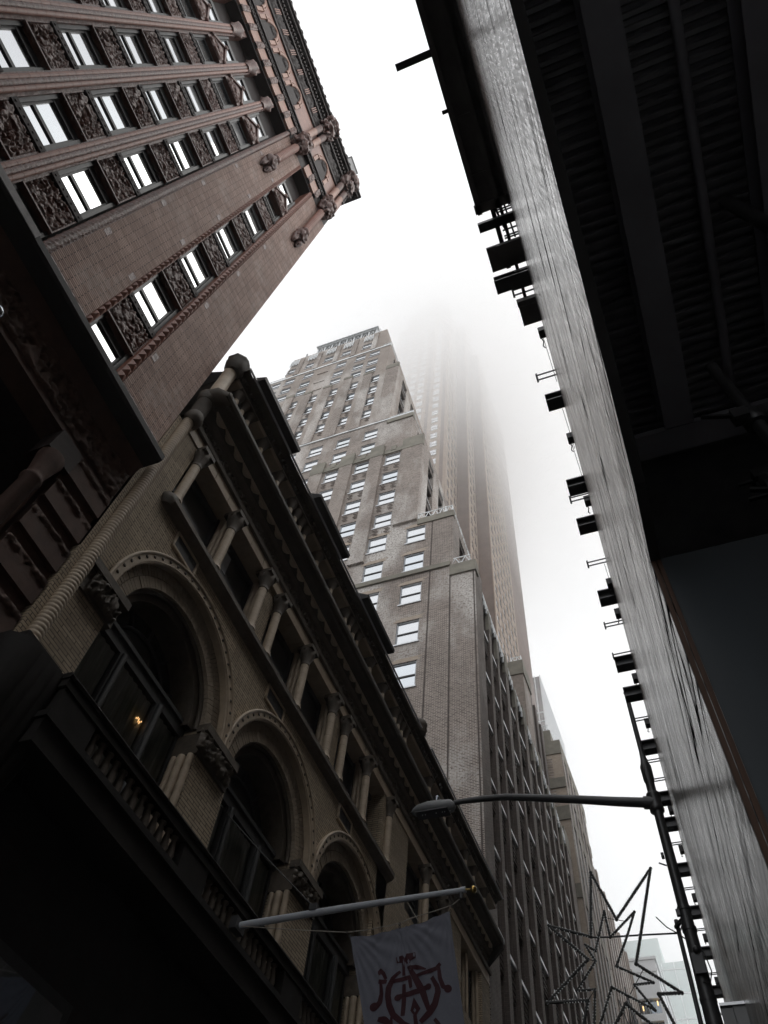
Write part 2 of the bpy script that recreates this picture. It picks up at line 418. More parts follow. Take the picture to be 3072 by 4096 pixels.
# ------------------------------------------------------------------ red brick building
def red_building():
    B = thing('red_brick_building', 'red brick and terracotta office block with carved spandrels, bright sash windows and ribbed piers', 'building', (X0, -4, GZ))
    yL, yR = -16.0, 4.2
    w = MB(); w.box(-24, -8.0, yL, yR, 10.6, 45); w.box(-24,-8.9,yL,3.25,GZ,10.6); w.box(-24,-8.0,3.25,yR,GZ,10.6); part('wall', w, M['terra_black'], B)
    bays = [(-6.07,-5.18),(-4.76,-3.87),(-3.45,-2.55),(-2.14,-1.19),(-.83,.10),(1.68,2.68)]
    piers = [(-16,-6.07),(-5.18,-4.76),(-3.87,-3.45),(-2.55,-2.14),(-1.19,-.83)]
    zs = [13.6 + 3.14*k for k in range(6)]
    p = MB()
    for a, b in piers: p.box(-8.0, -7.63, a, b, 11.9, 34.78)
    part('pier_backing', p, M['terra_dark'], B)
    for a, b in piers[1:]:
        c = (a+b)/2; r = MB()
        for d in (-.095, .095):
            for i in range(51):            # plain half columns laid up in drums
                z = 11.9 + i*.40
                r.lathe([(z,.054),(z+.006,.058),(z+.02,.058),(z+.38,.058),(z+.394,.058),(z+.40,.054)], -7.56, c+d, 8, -PI/2-.2, PI/2+.2)
        ro = part('rib', r, M['terra'], B, (-7.56, c, 12))
        q = MB(); q.rope(-7.545, c, 11.9, 32.3, .062, .42, .16, 2, 10); part('rope_moulding', q, M['terra_dark'], ro)
        k = MB(); k.lathe([(32.3,.17),(32.42,.17),(32.5,.15),(32.9,.20),(33.25,.27),(33.4,.28),(33.4,.05)], -7.6, c, 14, mod=lambda t, z: 1+.16*math.sin(6*t+z*3)*(z > 32.5))
        part('capital', k, M['terra_dark'], ro)
    # brick piers
    for a, b in ((.36,1.54),(2.86,4.2)):
        q = MB(); q.box(-8.0, X0, a, b, 12.2, 34.8); o = part('brick_pier', q, M['red_brick'], B, (X0, a, 12.9))
        t = MB()
        for z in ([15.2,18.6,21.9,25.6,29.2] if a < 1 else [14.4,18.2,21.4,24.9]):
            for yy in ((a+.04, b-.18) if a < 1 else (a+.04,)):
                t.box(X0-.02, X0+.006, yy, yy+.13, z, z+.30)
        part('terracotta_tile', t, M['terra_dark'], o)
        f = MB(); f.box(X0-.2, X0+.03, a, b, 12.55, 12.9); f.relief(X0+.03, a, b, 12.55, 12.9, .04, 40, 8, 9, 3)
        part('carved_base_band', f, M['terra_dark'], o)
    # twisted and leafy edge mouldings
    t = MB(); t.rope(X0-.03, .26, 12.3, 34.8, .105, .30, .17, 3, 12)
    t.box(X0-.3, X0+.012, .335, .37, 12.3, 34.8); part('rope_moulding', t, M['terra_dark'], B)
    for a, b in ((1.54,1.68),(2.68,2.86)):
        t = MB(); n = 78
        t.box(-8.0, X0-.03, a, b, 12.3, 34.8)
        for i in range(n):
            z = 12.3 + i*22.5/n; h = 22.5/n
            m_ = (a+b)/2
            t.add([(X0-.03,a,z),(X0-.03,b,z),(X0+.05,m_,z+h*.55),(X0-.03,a,z+h),(X0-.03,b,z+h),(X0-.02,m_,z+h*1.05)], [(0,1,2),(0,2,3),(1,4,2),(2,4,5),(2,5,3)])
        part('leaf_moulding', t, M['terra'], B)
    # spandrels, windows
    sp = None; gb = None; win = None; wide = None
    def spandrel(a, b, z):
        q = MB(); q.box(-8.0, -7.68, a, b, z, z+1.02); q.relief(-7.66, a+.03, b-.03, z+.04, z+.98, .055, 34, 36, 5.0, 2)
        q.box(-8.0, -7.62, a, b, z-.05, z); q.box(-8.0,-7.63, a, a+.03, z, z+1.0); q.box(-8.0,-7.63, b-.03, b, z, z+1.0)
        o = part('spandrel', q, M['terra_dark'], B, (X0, a, z))
        t = MB(); t.box(-8.0, -7.60, a, b, z+1.02, z+1.24)
        for i in range(7):
            y = a + (i+.5)*(b-a)/7; t.box(-7.60, -7.585, y-.02, y+.02, z+1.10, z+1.15)
        part('studded_sill', t, M['terra_black'], o)
        return o
    def gable(a, b, z):
        c = (a+b)/2; q = MB()
        q.prism([(-7.9,a,z),(-7.9,b,z),(-7.9,b,z+.55),(-7.9,c,z+1.35),(-7.9,a,z+.55)], (.3,0,0))
        q.relief(-7.58, a+.08, b-.08, z+.05, z+.6, .06, 20, 16, 4, 5)
        for e in (a, b):
            q.bar((-7.58, e, z+.5), (-7.58, c, z+1.4), .09); q.lump(-7.6, e, z+.55, .08, .07, .12, .3, 3, e)
        q.lump(-7.58, c, z+1.42, .1, .08, .14, .3, 3, 9); q.lump(-7.57, c, z+.55, .06, .14, .2, .35, 4, 2)
        return part('gable', q, M['terra_dark'], B, (X0, a, z))
    def window(a, b, z, h):
        q = MB(); xa = -7.83
        q.box(xa-.15, -7.70, a, a+.08, z, z+h); q.box(xa-.15, -7.70, b-.08, b, z, z+h)
        q.box(xa, -7.73, a+.08, b-.08, z, z+.08)
        q.box(xa, -7.77, a+.08, a+.12, z+.08, z+h-.3); q.box(xa, -7.77, b-.12, b-.08, z+.08, z+h-.3)
        o = part('window', q, M['grey_wood'], B, (xa, a, z))
        g = MB(); g.quad((xa+.02,a+.12,z+.08),(xa+.02,b-.12,z+.08),(xa+.02,b-.12,z+h-.3),(xa+.02,a+.12,z+h-.3))
        part('pane', g, M['glass_sky'], o)
        g = MB(); g.box(xa, -7.775, a+.12, b-.12, z+.74, z+.85); part('sash_bar', g, M['sash_dark'], o); g = MB(); g.box(xa-.1, -7.76, a+.08, b-.08, z+h-.3, z+h); part('head_shade_panel', g, M['sash_dark'], o); return o  # dark panel over the pane stands in for the spandrel's shaded underside
    src = {}
    for j, (a, b) in enumerate(bays):
        wd = round(b-a, 2); wk = 'w' if wd < .95 else 'W'
        for k in range(-1, 6):
            if j >= 4 or k >= 0 or True:
                dz = .44 if j == 5 else 0
                z0 = (zs[k]+1.24) if k >= 0 else 11.95; z1 = zs[k+1] if k < 5 else 33.4
                h = 1.90 if k >= 0 else 1.65+dz; z0 += dz*(0 <= k < 5)
                if k == 5: z0 = 30.2; h = 1.95
                key = ('win', wd, h)
                mm = None
                rr = random.random()
                if j == 2 and k == 0 or j == 1 and k <= 1 or j == 5 and k in (-1, 0): mm = M['glass_dim']
                elif rr < .14 and k > 0: mm = M['glass_blind']
                if key not in src: o = src[key] = window(a, b, z0, h)
                else: o = inst(src[key], B, (-7.83, a, z0))
                if mm:
                    ch = [c_ for c_ in o.children if c_.name.startswith('pane')][0]; ch.material_slots[0].link = 'OBJECT'; ch.material_slots[0].material = mm
            if 0 <= k < 5:
                key = ('sp', wd)
                if key not in src: src[key] = spandrel(a, b, zs[k]+dz)
                else: inst(src[key], B, (X0, a, zs[k]+dz))
            if k == 5:
                key = ('gb', wd)
                if key not in src: src[key] = gable(a, b, zs[5]-.15)
                else: inst(src[key], B, (X0, a, zs[5]-.15))
    # top storey: checkered band, studded string, arcade of ovals, dentils, eaves
    t = MB(); t.box(-8.0, -7.53, yL, yR, 34.8, 37.3); top = part('attic_wall', t, M['terra_black'], B, (X0, 0, 36))
    lo = MB(); dk = MB()
    y = -7.0; i = 0
    while y < 4.0:
        if not (.3 < y+.3 < 1.35 or y+.3 > 3.1): lo.box(-7.54, -7.44, y, y+.42, 35.0, 36.25); dk.relief(-7.42, y+.42, y+.67, 35.0, 36.3, .06, 8, 16, 5, i)
        y += .67; i += 1
    part('pink_block', lo, M['pink'], top); part('carved_block', dk, M['terra_dark'], top)
    st = MB(); st.box(-8, -7.36, yL, yR, 36.3, 36.75); st.box(-8, -7.28, yL, yR, 36.75, 36.9)
    for i in range(70): yy = -6.6 + i*.155; st.box(-7.36, -7.33, yy, yy+.06, 36.45, 36.6)
    part('string_course', st, M['terra_black'], top)
    ar = MB(); ar.box(-8, -7.42, yL, yR, 37.3, 40.4); part('arcade_wall', ar, M['terra'], top)
    ov = MB(); dkk = MB(); pk = MB()
    cs = [-6.33,-5.02,-3.7,-2.38,-1.07,.2,2.2]
    for c in cs:
        if c == .2: continue
        n = 22; hw = .40 if c != 2.2 else .44; pts = []
        for i in range(n+1):
            t_ = PI*i/n; pts.append((c - math.cos(t_)*hw, 38.6 + math.sin(t_)*1.25))
        for e, rad, x in ((0,.075,-7.38),(.13,.035,-7.36)):
            ov.tube([(x, c+(p_[0]-c)*(1+e/hw), 38.6+(p_[1]-38.6)*(1+e/1.25)) for p_ in pts], rad, 6)
        dkk.add([(-7.40,c-hw,37.5),(-7.40,c+hw,37.5)] + [(-7.40,a_,b_) for a_, b_ in reversed(pts)], [tuple(range(n+3))])  # flat dark sheet; the opening's shade is put into its colour
        dkk.relief(-7.37, c-hw*.5, c+hw*.5, 39.0, 39.6, .05, 10, 8, 6, c)
        for e in (-hw-.19, hw+.03): pk.box(-7.42, -7.33, c+e, c+e+.16, 37.35, 38.62); pk.box(-7.42, -7.30, c+e-.01, c+e+.17, 38.5, 38.68)
    part('arch_moulding', ov, M['pink'], top); part('arch_shade_disc', dkk, M['terra_black'], top); part('pink_pilaster', pk, M['pink'], top)
    co = MB()
    co.box(-8, -7.34, yL, yR+.05, 40.4, 40.75); co.box(-8, -7.40, yL, yR+.05, 40.75, 42.3); co.box(-8, -7.22, yL, yR+.12, 42.3, 42.6)
    co.box(-8, -7.30, yL, yR+.1, 42.6, 43.4); co.box(-8.6, -7.02, yL, yR+.3, 43.4, 43.75); co.box(-8.6, -6.92, yL, yR+.4, 43.75, 44.0)
    for i in range(62):
        yy = -6.8+i*.178; co.box(-7.30,-7.14, yy, yy+.09, 42.85, 43.2)
    co.relief(-7.37, -7, 4.2, 40.8, 42.25, .1, 160, 12, 2.2, 8)
    for i in range(26): co.lump(-7.0, -6.6+i*.43, 44.05, .1, .13, .12, .3, 3, i)
    part('cornice', co, M['terra_black'], top)
    pn = MB()
    for i in range(9):
        yy = -6.35+i*1.315*.66
        for d in (0,.09,.18): pn.lathe([(40.9,.03),(42.2,.03)], -7.30, yy+d, 6)
    part('colonnette', pn, M['terra'], top)
    for c in (.86, 3.6):         # corner shafts on winged beasts
        k = MB()
        k.lump(-7.36, c, 29.5, .2, .22, .42, .45, 3.2, c, 22, 14); k.lump(-7.42, c-.12, 29.15, .14, .12, .55, .35, 3, 2); k.lump(-7.42, c+.14, 29.2, .14, .12, .5, .35, 3, 4)
        k.lump(-7.3, c, 30.15, .15, .16, .2, .3, 3, 7)
        o = part('winged_beast', k, M['terra_dark'], top)
        q = MB(); q.rings(-7.33, c, 30.3, 34.5, .17, .23, .22, 14); part('spiral_shaft', q, M['terra'], o)
        q = MB(); q.lump(-7.3, c, 35.2, .29, .32, .68, .5, 4.6, c+1, 26, 18); q.lump(-7.3, c, 36.3, .27, .34, .55, .5, 5.4, c+3, 26, 18); part('leaf_capital', q, M['terra_dark'], o)
        for d in (-.2, .22):
            q = MB(); q.lathe([(37.0,.15),(37.4,.15),(38.9,.15),(39.0,.17)], -7.2, c+d, 12, mod=lambda t, z: 1+.06*math.sin(8*t)); part('shaft', q, M['pink'], o)
            q = MB(); q.rings(-7.2, c+d, 39.0, 40.9, .165, .2, .16); part('ringed_shaft', q, M['terra_dark'], o)
        q = MB(); q.lump(-7.1, c, 41.8, .28, .40, .8, .5, 4.6, c+5, 26, 18); q.lump(-7.0, c, 43.3, .26, .42, .68, .5, 5.4, c+6, 26, 18); part('leaf_finial', q, M['terra_dark'], o)
    q = MB(); q.box(-8.6, -7.6, 2.75, 3.75, 44.0, 46.6); part('chimney_base', q, M['stone_dark'], B)
    q = MB(); q.box(-8.4, -7.5, 2.85, 3.78, 46.6, 49.4); q.box(-8.45, -7.45, 2.8, 3.83, 49.1, 49.3); part('chimney', q, M['concrete'], B)
    # base: ledge, scroll frieze, dark ground storeys
    q = MB(); q.prof([(-8,11.85),(-7.05,11.85),(-7.0,11.9),(-7.0,12.06),(-7.1,12.1),(-7.4,12.25),(-8,12.35)], yL, 4.22); part('ledge', q, M['stone_dark'], B)
    q = MB(); q.box(-7.0, -6.985, -9, .05, 11.9, 12.1); part('ledge_fillet', q, M['stone_grey'], B)
    q = MB(); q.box(-8, -7.55, yL, 4.2, 10.6, 11.85); q.relief(-7.53, -2, 4.18, 10.75, 11.5, .07, 170, 20, 3.2, 4); q.prof([(-7.55,11.5),(-7.38,11.85),(-7.55,11.85)], yL, 4.2); part('scroll_frieze', q, M['brown_stone'], B)
    q = MB(); q.box(-9, -8.7, -16, 3.25, GZ, 10.6); part('shadowed_wall', q, M['terra_black'], B)  # near-black colour stands for the shade inside the entrance opening
    q = MB()
    for i in range(16):          # rusticated pier in rough courses
        z = 10.6 - i*.76; q.box(-8, -7.53, 3.25, 4.2, z-.5, z); q.box(-8, -7.62, 3.25, 4.2, z-.76, z-.5)
        q.relief(-7.53, 3.25, 4.2, z-.14, z+.0, .05, 26, 4, 4, i)
    part('rusticated_pier', q, M['brown_stone'], B)
    e_ = MB(); e_.box(-7.9,-7.5,2.75,3.3,10.05,10.6); part('impost_block', e_, M['terra_black'], B)
    q = MB(); q.lathe([(GZ,.14),(9.3,.14),(9.34,.17),(9.4,.17),(9.44,.14),(9.52,.15),(9.56,.15),(9.8,.19),(9.98,.22),(10.05,.22)], -7.62, 2.98, 16); pass; part('column', q, M['brown_stone'], B)
    for yy in (-6, -3.2, -.4):
        g = MB(); g.box(-8.7, -8.55, yy, yy+2, 1.5, 7.2); o = part('ground_window', g, M['sash_dark'], B)
        g = MB(); g.quad((-8.545,yy+.12,1.6),(-8.545,yy+1.88,1.6),(-8.545,yy+1.88,7.1),(-8.545,yy+.12,7.1)); part('pane', g, M['glass_dark'], o)
    # globe lamp on its bracket
    L = thing('globe_lamp', 'round wall lamp on a bracket under the red building ledge', 'lamp', (-7.5, .55, 9.8))
    q = MB(); q.tube([(-8.7,.55,9.75),(-7.3,.55,9.7),(-7.0,.66,9.78)], .03, 8); q.box(-8.72,-8.6,.4,.7,9.5,10.0); part('bracket', q, M['steel'], L)
    q = MB(); q.lump(-6.95, .68, 9.9, .12, .12, .12, 0, 1, 0, 18, 12); part('globe', q, M['glass_dark'], L)
    q = MB(); q.lathe([(9.74,.07),(9.78,.09),(9.8,.09)], -6.95, .68, 14); part('collar', q, M['rail'], L)
red_building()

# ------------------------------------------------------------------ buff brick clubhouse
CY0, CY1 = 4.22, 27.6
def club():
    B = thing('buff_brick_clubhouse', 'buff brick clubhouse with tall round arches, a columned upper floor and a dark eaves loggia', 'building', (X0, 16, GZ))
    w = MB(); w.box(-24, -8.75, CY0, CY1, GZ, 17.0); part('core_wall', w, M['buff_shade'], B)
    cyc = [7.0, 11.13, 15.28]; SP = 9.36; RO = 2.06; RI = 1.5
    # front wall: spandrels over the arches, piers below
    q = MB(); edges = [4.22, 9.06, 13.2, 17.5]
    for i, c in enumerate(cyc):
        a, b = edges[i], edges[i+1]; n = 36; R = 1.95
        ys = [a] + [c - R*math.cos(PI*k/n) for k in range(n+1)] + [b]
        for k in range(len(ys)-1):
            def bot(y): return SP + math.sqrt(max(0, R*R-(y-c)**2)) if abs(y-c) < R else SP
            y0, y1 = ys[k], ys[k+1]
            if y1-y0 < 1e-4: continue
            z0, z1 = bot(y0), bot(y1)
            if k == 0 or k == len(ys)-2: z0 = z1 = SP
            q.quad((X0,y0,z0),(X0,y1,z1),(X0,y1,12.0),(X0,y0,12.0))
    q.box(-8.7, X0, 4.22, 5.38, 5.9, SP)
    for a, b in ((8.5,9.6),(12.65,13.75)): q.box(-8.7, X0, a, b, 5.9, SP)
    q.box(-8.7, X0, 16.8, 18.9, 5.9, 14.9)
    q.box(-8.0, X0, 4.22, 5.1, 12.0, 14.3)
    q.box(-8.0, -7.56, 8.78, 9.3, 12.2, 14.3); q.box(-8.0, -7.56, 13.02, 13.62, 12.2, 14.3)
    q.box(-8.7, -8.3, 18.9, CY1, GZ, 14.9); q.box(-8.3, X0, 23.0, 24.2, GZ, 14.9); q.box(-8.3, X0, 26.6, CY1, GZ, 14.9)
    q.box(-8.3, X0-.02, 18.9, CY1, 9.2, 12.1)
    part('brick_front', q, M['buff_brick'], B)
    for c in cyc:
        def arc(R, n=40, a0=0, a1=PI): return [(c-R*math.cos(a0+(a1-a0)*k/n), SP+R*math.sin(a0+(a1-a0)*k/n)) for k in range(n+1)]
        def band(mb, R0, R1, x, x2):      # ring sector front face at x plus its inner side back to x2
            A, Bq = arc(R0), arc(R1)
            for k in range(40):
                mb.quad((x,*A[k]),(x,*A[k+1]),(x,*Bq[k+1]),(x,*Bq[k]))
                mb.quad((x,*Bq[k]),(x,*Bq[k+1]),(x2,*Bq[k+1]),(x2,*Bq[k])); mb.quad((x,*A[k]),(x,*A[k+1]),(x2,*A[k+1]),(x2,*A[k]))
        vo = MB()                          # brick voussoirs, laid as separate wedges in two rings
        for Ra, Rb, nv in ((1.94,1.725,64),(1.715,1.50,56)):
            for k in range(nv):
                t0 = PI*k/nv+.0028; t1 = PI*(k+1)/nv-.0028; dx = random.uniform(-.008,.003)
                P = lambda R, t: (c-R*math.cos(t), SP+R*math.sin(t))
                pa, pb, pc, pd = P(Ra,t0), P(Ra,t1), P(Rb,t1), P(Rb,t0)
                vo.prism([(-7.9,*pa),(-7.9,*pb),(-7.9,*pc),(-7.9,*pd)], (.31+dx,0,0))
        vo.wall('x', -7.62, c-1.9, c-1.5, SP, SP+.01); ar = part('arch', vo, M['voussoir'], B, (X0, c, SP))
        m1 = MB(); band(m1, 2.10, 1.94, -7.40, -7.6)
        m1.tube([(-7.40,a_,b_) for a_, b_ in arc(2.10)], .035, 6); m1.tube([(-7.44,a_,b_) for a_, b_ in arc(1.93)], .03, 6)
        part('archivolt', m1, M['buff'], ar)
        dots = MB()
        for k in range(1, 26):
            t = PI*k/26; yy, zz = c-2.02*math.cos(t), SP+2.02*math.sin(t); dots.lump(-7.395, yy, zz, .014, .034, .034, 0, 1, 0, 8, 5)
        part('archivolt_stud', dots, M['buff_dark'], ar)
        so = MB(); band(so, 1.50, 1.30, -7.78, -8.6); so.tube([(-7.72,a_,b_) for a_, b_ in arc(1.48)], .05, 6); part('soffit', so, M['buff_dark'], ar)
        ty = MB(); A = arc(1.32); ty.add([(-8.3,a_,b_) for a_, b_ in A], [tuple(range(len(A)))]); part('tympanum_glass', ty, M['glass_dark'], ar)
        fr = MB()
        for R in (.95,): fr.tube([(-8.27,a_,b_) for a_, b_ in arc(R)], .035, 6)
        for k in range(1, 6):
            t = PI*k/6; fr.bar((-8.28, c-.95*math.cos(t), SP+.95*math.sin(t)), (-8.28, c-1.3*math.cos(t), SP+1.3*math.sin(t)), .05)
        part('tympanum_bars', fr, M['sash_dark'], ar)
        # three lights under the transom
        tr = MB(); tr.box(-8.35, -7.95, c-1.5, c+1.5, 9.2, 9.5); tr.box(-8.35, -7.90, c-1.5, c+1.5, 9.42, 9.5)
        for yy in (c-.62, c+.62): tr.box(-8.3, -7.93, yy-.09, yy+.09, 6, 9.2); tr.lathe([(6,.06),(9.2,.06)], -7.91, yy, 8)
        for yy in (c-1.45, c+1.38): tr.box(-8.3, -8.0, yy, yy+.07, 6, 9.2)
        tr.box(-8.3, -7.99, c-1.4, c+1.4, 7.7, 7.84)
        wd = part('triple_window', tr, M['grey_wood'], ar)
        g = MB()
        for a_, b_ in ((c-1.38,c-.71),(c-.53,c+.53),(c+.71,c+1.38)): g.quad((-8.0,a_,6),(-8.0,b_,6),(-8.0,b_,9.2),(-8.0,a_,9.2))
        part('pane', g, M['clear'], wd)
        cu = MB(); n = 60
        for k in range(n):
            y0, y1 = c-1.4+2.8*k/n, c-1.4+2.8*(k+1)/n; f0, f1 = .015*math.sin(k*1.9), .015*math.sin((k+1)*1.9)
            cu.quad((-8.06+f0,y0,6),(-8.06+f1,y1,6),(-8.06+f1,y1,9.25),(-8.06+f0,y0,9.25))
        part('curtain', cu, M['curtain'], wd)
    # imposts and round corner reveals of the arch piers
    for a, b in ((4.5,5.56),(8.12,9.62),(12.27,13.77),(16.42,17.9)):
        q = MB(); q.box(-7.6, -7.36, a+.28 if a > 5 else a, b, 9.22, 9.38); q.relief(-7.42, a+.2, b-.1, 8.78, 9.22, .1, 34, 12, 4, a); q.box(-8.2, -7.46, a+.32 if a > 5 else a, b-.06, 8.75, 9.22)
        part('impost', q, M['buff_dark'], B)
    for y in (8.44, 12.6, 16.74):
        q = MB()
        for dx, r in ((-7.56,.07),(-7.74,.085),(-7.9,.06)): q.rings(dx, y, 6.3, 8.76, r, .27, .1, 10)
        part('reveal_moulding', q, M['buff'], B)
    # left corner roll, knee, turret shaft
    q = MB(); q.rings(X0+.03, 4.47, 7.3, 14.5, .125, .082, .09, 14); cr = part('corner_roll', q, M['buff'], B)
    q = MB(); q.lathe([(14.4,.12),(14.45,.19),(14.6,.22),(14.75,.19)], -7.42, 4.5, 14); q.rings(-7.42, 4.5, 14.72, 15.5, .19, .055, .1, 14); q.lathe([(15.45,.2),(15.55,.24),(15.75,.24),(15.85,.2)], -7.42, 4.5, 14)
    part('turned_neck', q, M['buff_dark'], cr)
    q = MB(); q.tube([(-7.5,4.45,15.7),(-7.2,4.55,15.75),(-7.0,4.75,15.85)], .2, 8, rs=[.2,.26,.2]); part('bracket_stone', q, M['buff_dark'], cr)
    q = MB(); q.lathe([(15.8,.17),(16.4,.17),(16.41,.165),(17.0,.165),(17.02,.17),(17.25,.17)], -7.28, 4.5, 16); part('turret_shaft', q, M['buff'], cr)
    q = MB(); q.lathe([(17.2,.18),(17.28,.22),(17.5,.29),(17.62,.27),(17.72,.30),(17.8,.30),(17.86,.24),(17.9,.08)], -7.2, 4.5, 16, mod=lambda t, z: 1+.05*math.sin(9*t))
    q.lump(-7.08, 4.72, 17.86, .10, .12, .10, .2, 3, 1); part('turret_cap', q, M['cornice_dark'], cr)
    # sill course with rounded ends, wall vents
    q = MB(); q.prof([(-7.5,11.95),(-7.36,12.0),(-7.30,12.08),(-7.30,12.2),(-7.36,12.28),(-7.5,12.3)], 5.15, 17.55)
    q.lathe([(11.96,.14),(12.1,.2),(12.24,.2),(12.3,.14)], -7.5, 5.15, 12); part('sill_course', q, M['buff_dark'], B)
    for a, b in ((5.72,6.55),(9.92,10.8),(14.1,14.95)):
        q = MB()
        for x in ((a,a+.05),(b-.05,b)): q.box(-7.52,-7.46,*x,11.52,11.93)
        q.box(-7.52,-7.46,a,b,11.5,11.55); q.box(-7.52,-7.46,a,b,11.88,11.93); v = part('wall_vent', q, M['buff'], B)
        g = MB(); g.box(-7.52,-7.485,a+.05,b-.05,11.55,11.88)
        for k in range(4): yy = a+.05+(k+.5)*(b-a-.1)/4; g.box(-7.485,-7.478,yy,yy+.015,11.55,11.88)
        part('grille', g, M['sash_dark'], v)
    # upper windows and columns
    cols = [5.24, 6.93, 8.62, 9.41, 11.1, 12.86, 13.72, 15.36, 17.16, 20.45, 22.2]
    src = None
    for y in cols:
        if src is None:
            q = MB(); z = 12.3
            while z < 13.68: q.lathe([(z,.1),(z+.003,.106),(z+.012,.106),(z+.195,.106),(z+.206,.106),(z+.209,.1)], -7.45, y, 14); z += .21
            q.lathe([(12.28,.14),(12.33,.14),(12.36,.115),(12.4,.13),(12.43,.108)], -7.45, y, 14)
            src = part('column', q, M['buff'], B, (-7.45, y, 12.3))
            k = MB(); k.lathe([(13.68,.12),(13.74,.12),(13.8,.11),(14.0,.17),(14.14,.21),(14.14,.05)], -7.45, y, 16, mod=lambda t, z: 1+.14*math.sin(6*t+z*9)*(z > 13.8)); k.box(-7.66,-7.24,y-.2,y+.2,14.14,14.26)
            part('capital', k, M['buff_dark'], src)
        else: inst(src, B, (-7.45, y, 12.3))
    for a, b in ((5.1,8.78),(9.3,13.02),(13.62,17.3),(19.0,23.0),(24.2,26.6)):
        m_ = (a+b)/2
        q = MB(); q.box(-8.2, -7.92, a, b, 12.0, 12.45); q.box(-8.2,-7.86, m_-.12, m_+.12, 12.0, 14.25); q.box(-8.2,-7.92,a,a+.1,12,14.25); q.box(-8.2,-7.92,b-.1,b,12,14.25)
        q.box(-8.2,-7.93,a,b,13.25,13.33); q.box(-8.2, -7.9, a, b, 14.1, 14.25)
        wd = part('upper_window', q, M['sash_dark'], B)
        g = MB(); g.quad((-7.99,a+.1,12.45),(-7.99,b-.1,12.45),(-7.99,b-.1,14.1),(-7.99,a+.1,14.1)); part('pane', g, M['glass_upper'], wd)
        bl = MB(); bl.box(-7.98,-7.96,m_+.25,m_+.85,13.4,14.0); part('blind', bl, M['sash'], wd)
        j = MB()
        for x, r in ((-7.8,.07),(-7.67,.055)):
            j.lathe([(12.2,r),(14.25,r)], x, m_-.02, 8); j.lathe([(12.2,r),(14.25,r)], x, b-.05, 8)
        part('jamb_shaft', j, M['buff'], wd)
    # lintel, frieze, cornice, loggia, eaves
    q = MB(); y = 4.6
    while y < CY1-.3:
        L = .62; q.box(-8.6, -7.47, y+.008, min(y+L, CY1)-.008, 14.26, 14.6); y += L
    q.box(-8.6,-7.49,4.6,CY1,14.27,14.6); part('lintel_band', q, M['buff'], B)
    q = MB(); q.box(-8.7, -7.50, 4.6, CY1, 14.6, 15.35); q.prof([(-7.5,14.6),(-7.40,14.62),(-7.38,14.72),(-7.44,14.8),(-7.5,14.8)], 4.65, CY1); q.prof([(-7.5,15.22),(-7.42,15.25),(-7.36,15.35),(-7.5,15.35)], 4.65, CY1)
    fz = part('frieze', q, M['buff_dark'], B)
    q = MB(); y = 4.85
    while y < CY1-.2:
        q.tube([(-7.47, y+.13*math.cos(t*PI/6), 15.01+.13*math.sin(t*PI/6)) for t in range(12)], .03, 5, True)
        q.lump(-7.47, y, 15.01, .05, .06, .06, .2, 3, y, 8, 6)
        for zz in (14.9, 15.12): q.lump(-7.47, y+.18, zz, .03, .03, .05, 0, 1, 0, 6, 4)
        y += .36
    part('rosette', q, M['buff_dark'], fz)
    q = MB(); q.prof([(-8.7,15.35),(-7.36,15.35),(-7.28,15.42),(-7.28,15.55),(-7.05,15.62),(-7.0,15.66),(-6.92,15.66),(-6.88,15.74),(-6.88,15.86),(-6.94,15.9),(-8.7,15.95)], 4.55, CY1-.1)
    cn = part('cornice', q, M['cornice_dark'], B)
    q = MB(); y = 4.8
    while y < CY1-.3:      # scalloped corbel table
        pts = [(-7.25, y, 15.62), (-7.25, y, 15.5)] + [(-7.25, y+.22-.2*math.cos(PI*k/8), 15.5-.13*math.sin(PI*k/8)) for k in range(9)] + [(-7.25, y+.44, 15.5), (-7.25, y+.44, 15.62)]
        q.prism(pts, (-.12,0,0)); y += .46
    part('scalloped_corbel', q, M['buff'], cn)
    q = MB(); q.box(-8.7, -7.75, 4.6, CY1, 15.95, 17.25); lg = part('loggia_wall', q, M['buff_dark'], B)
    src = None
    ys = [5.05,5.35,5.65,6.45,7.45,8.3,8.6,8.9,9.2,10.1,11.1,12.2,12.5,12.8,13.1,14.2,15.3,16.4,16.7,17.0,17.35,19.8,21.4,22.0,23.9,24.9,26.3]
    for y in ys:
        if src is None:
            q = MB(); q.lathe([(15.9,.1),(15.95,.1),(16.0,.085),(16.72,.08)], -7.24, y, 12); src = part('loggia_column', q, M['buff'], lg, (-7.24, y, 15.9))
            # its leafy capital
            k = MB(); k.lathe([(16.72,.09),(16.8,.1),(16.98,.16),(17.02,.17)], -7.24, y, 12, mod=lambda t, z: 1+.12*math.sin(6*t)*(z > 16.75)); k.box(-7.42,-7.06,y-.16,y+.16,17.02,17.07)
            part_cap = part('loggia_capital', k, M['buff_dark'], lg, (-7.24, y, 15.9))
        else: inst(src, lg, (-7.24, y, 15.9)); inst(part_cap, lg, (-7.24, y, 15.9))
    q = MB(); y = 4.7
    while y < CY1-.3: q.box(-7.85, -7.13, y+.006, min(y+.7, CY1)-.006, 17.07, 17.25); y += .7
    q.box(-7.85,-7.15,4.7,CY1,17.08,17.25); part('loggia_lintel', q, M['buff'], B)
    q = MB(); q.prof([(-8.7,17.25),(-7.13,17.25),(-7.05,17.3),(-7.02,17.38),(-6.9,17.38),(-6.86,17.42),(-6.86,17.46),(-8.7,17.5)], 4.62, CY1)
    y = 4.8
    while y < CY1-.2: q.lump(-7.04, y, 17.3, .05, .06, .06, .2, 3, y, 6, 4); y += .17
    ev = part('eaves', q, M['cornice_dark'], B)
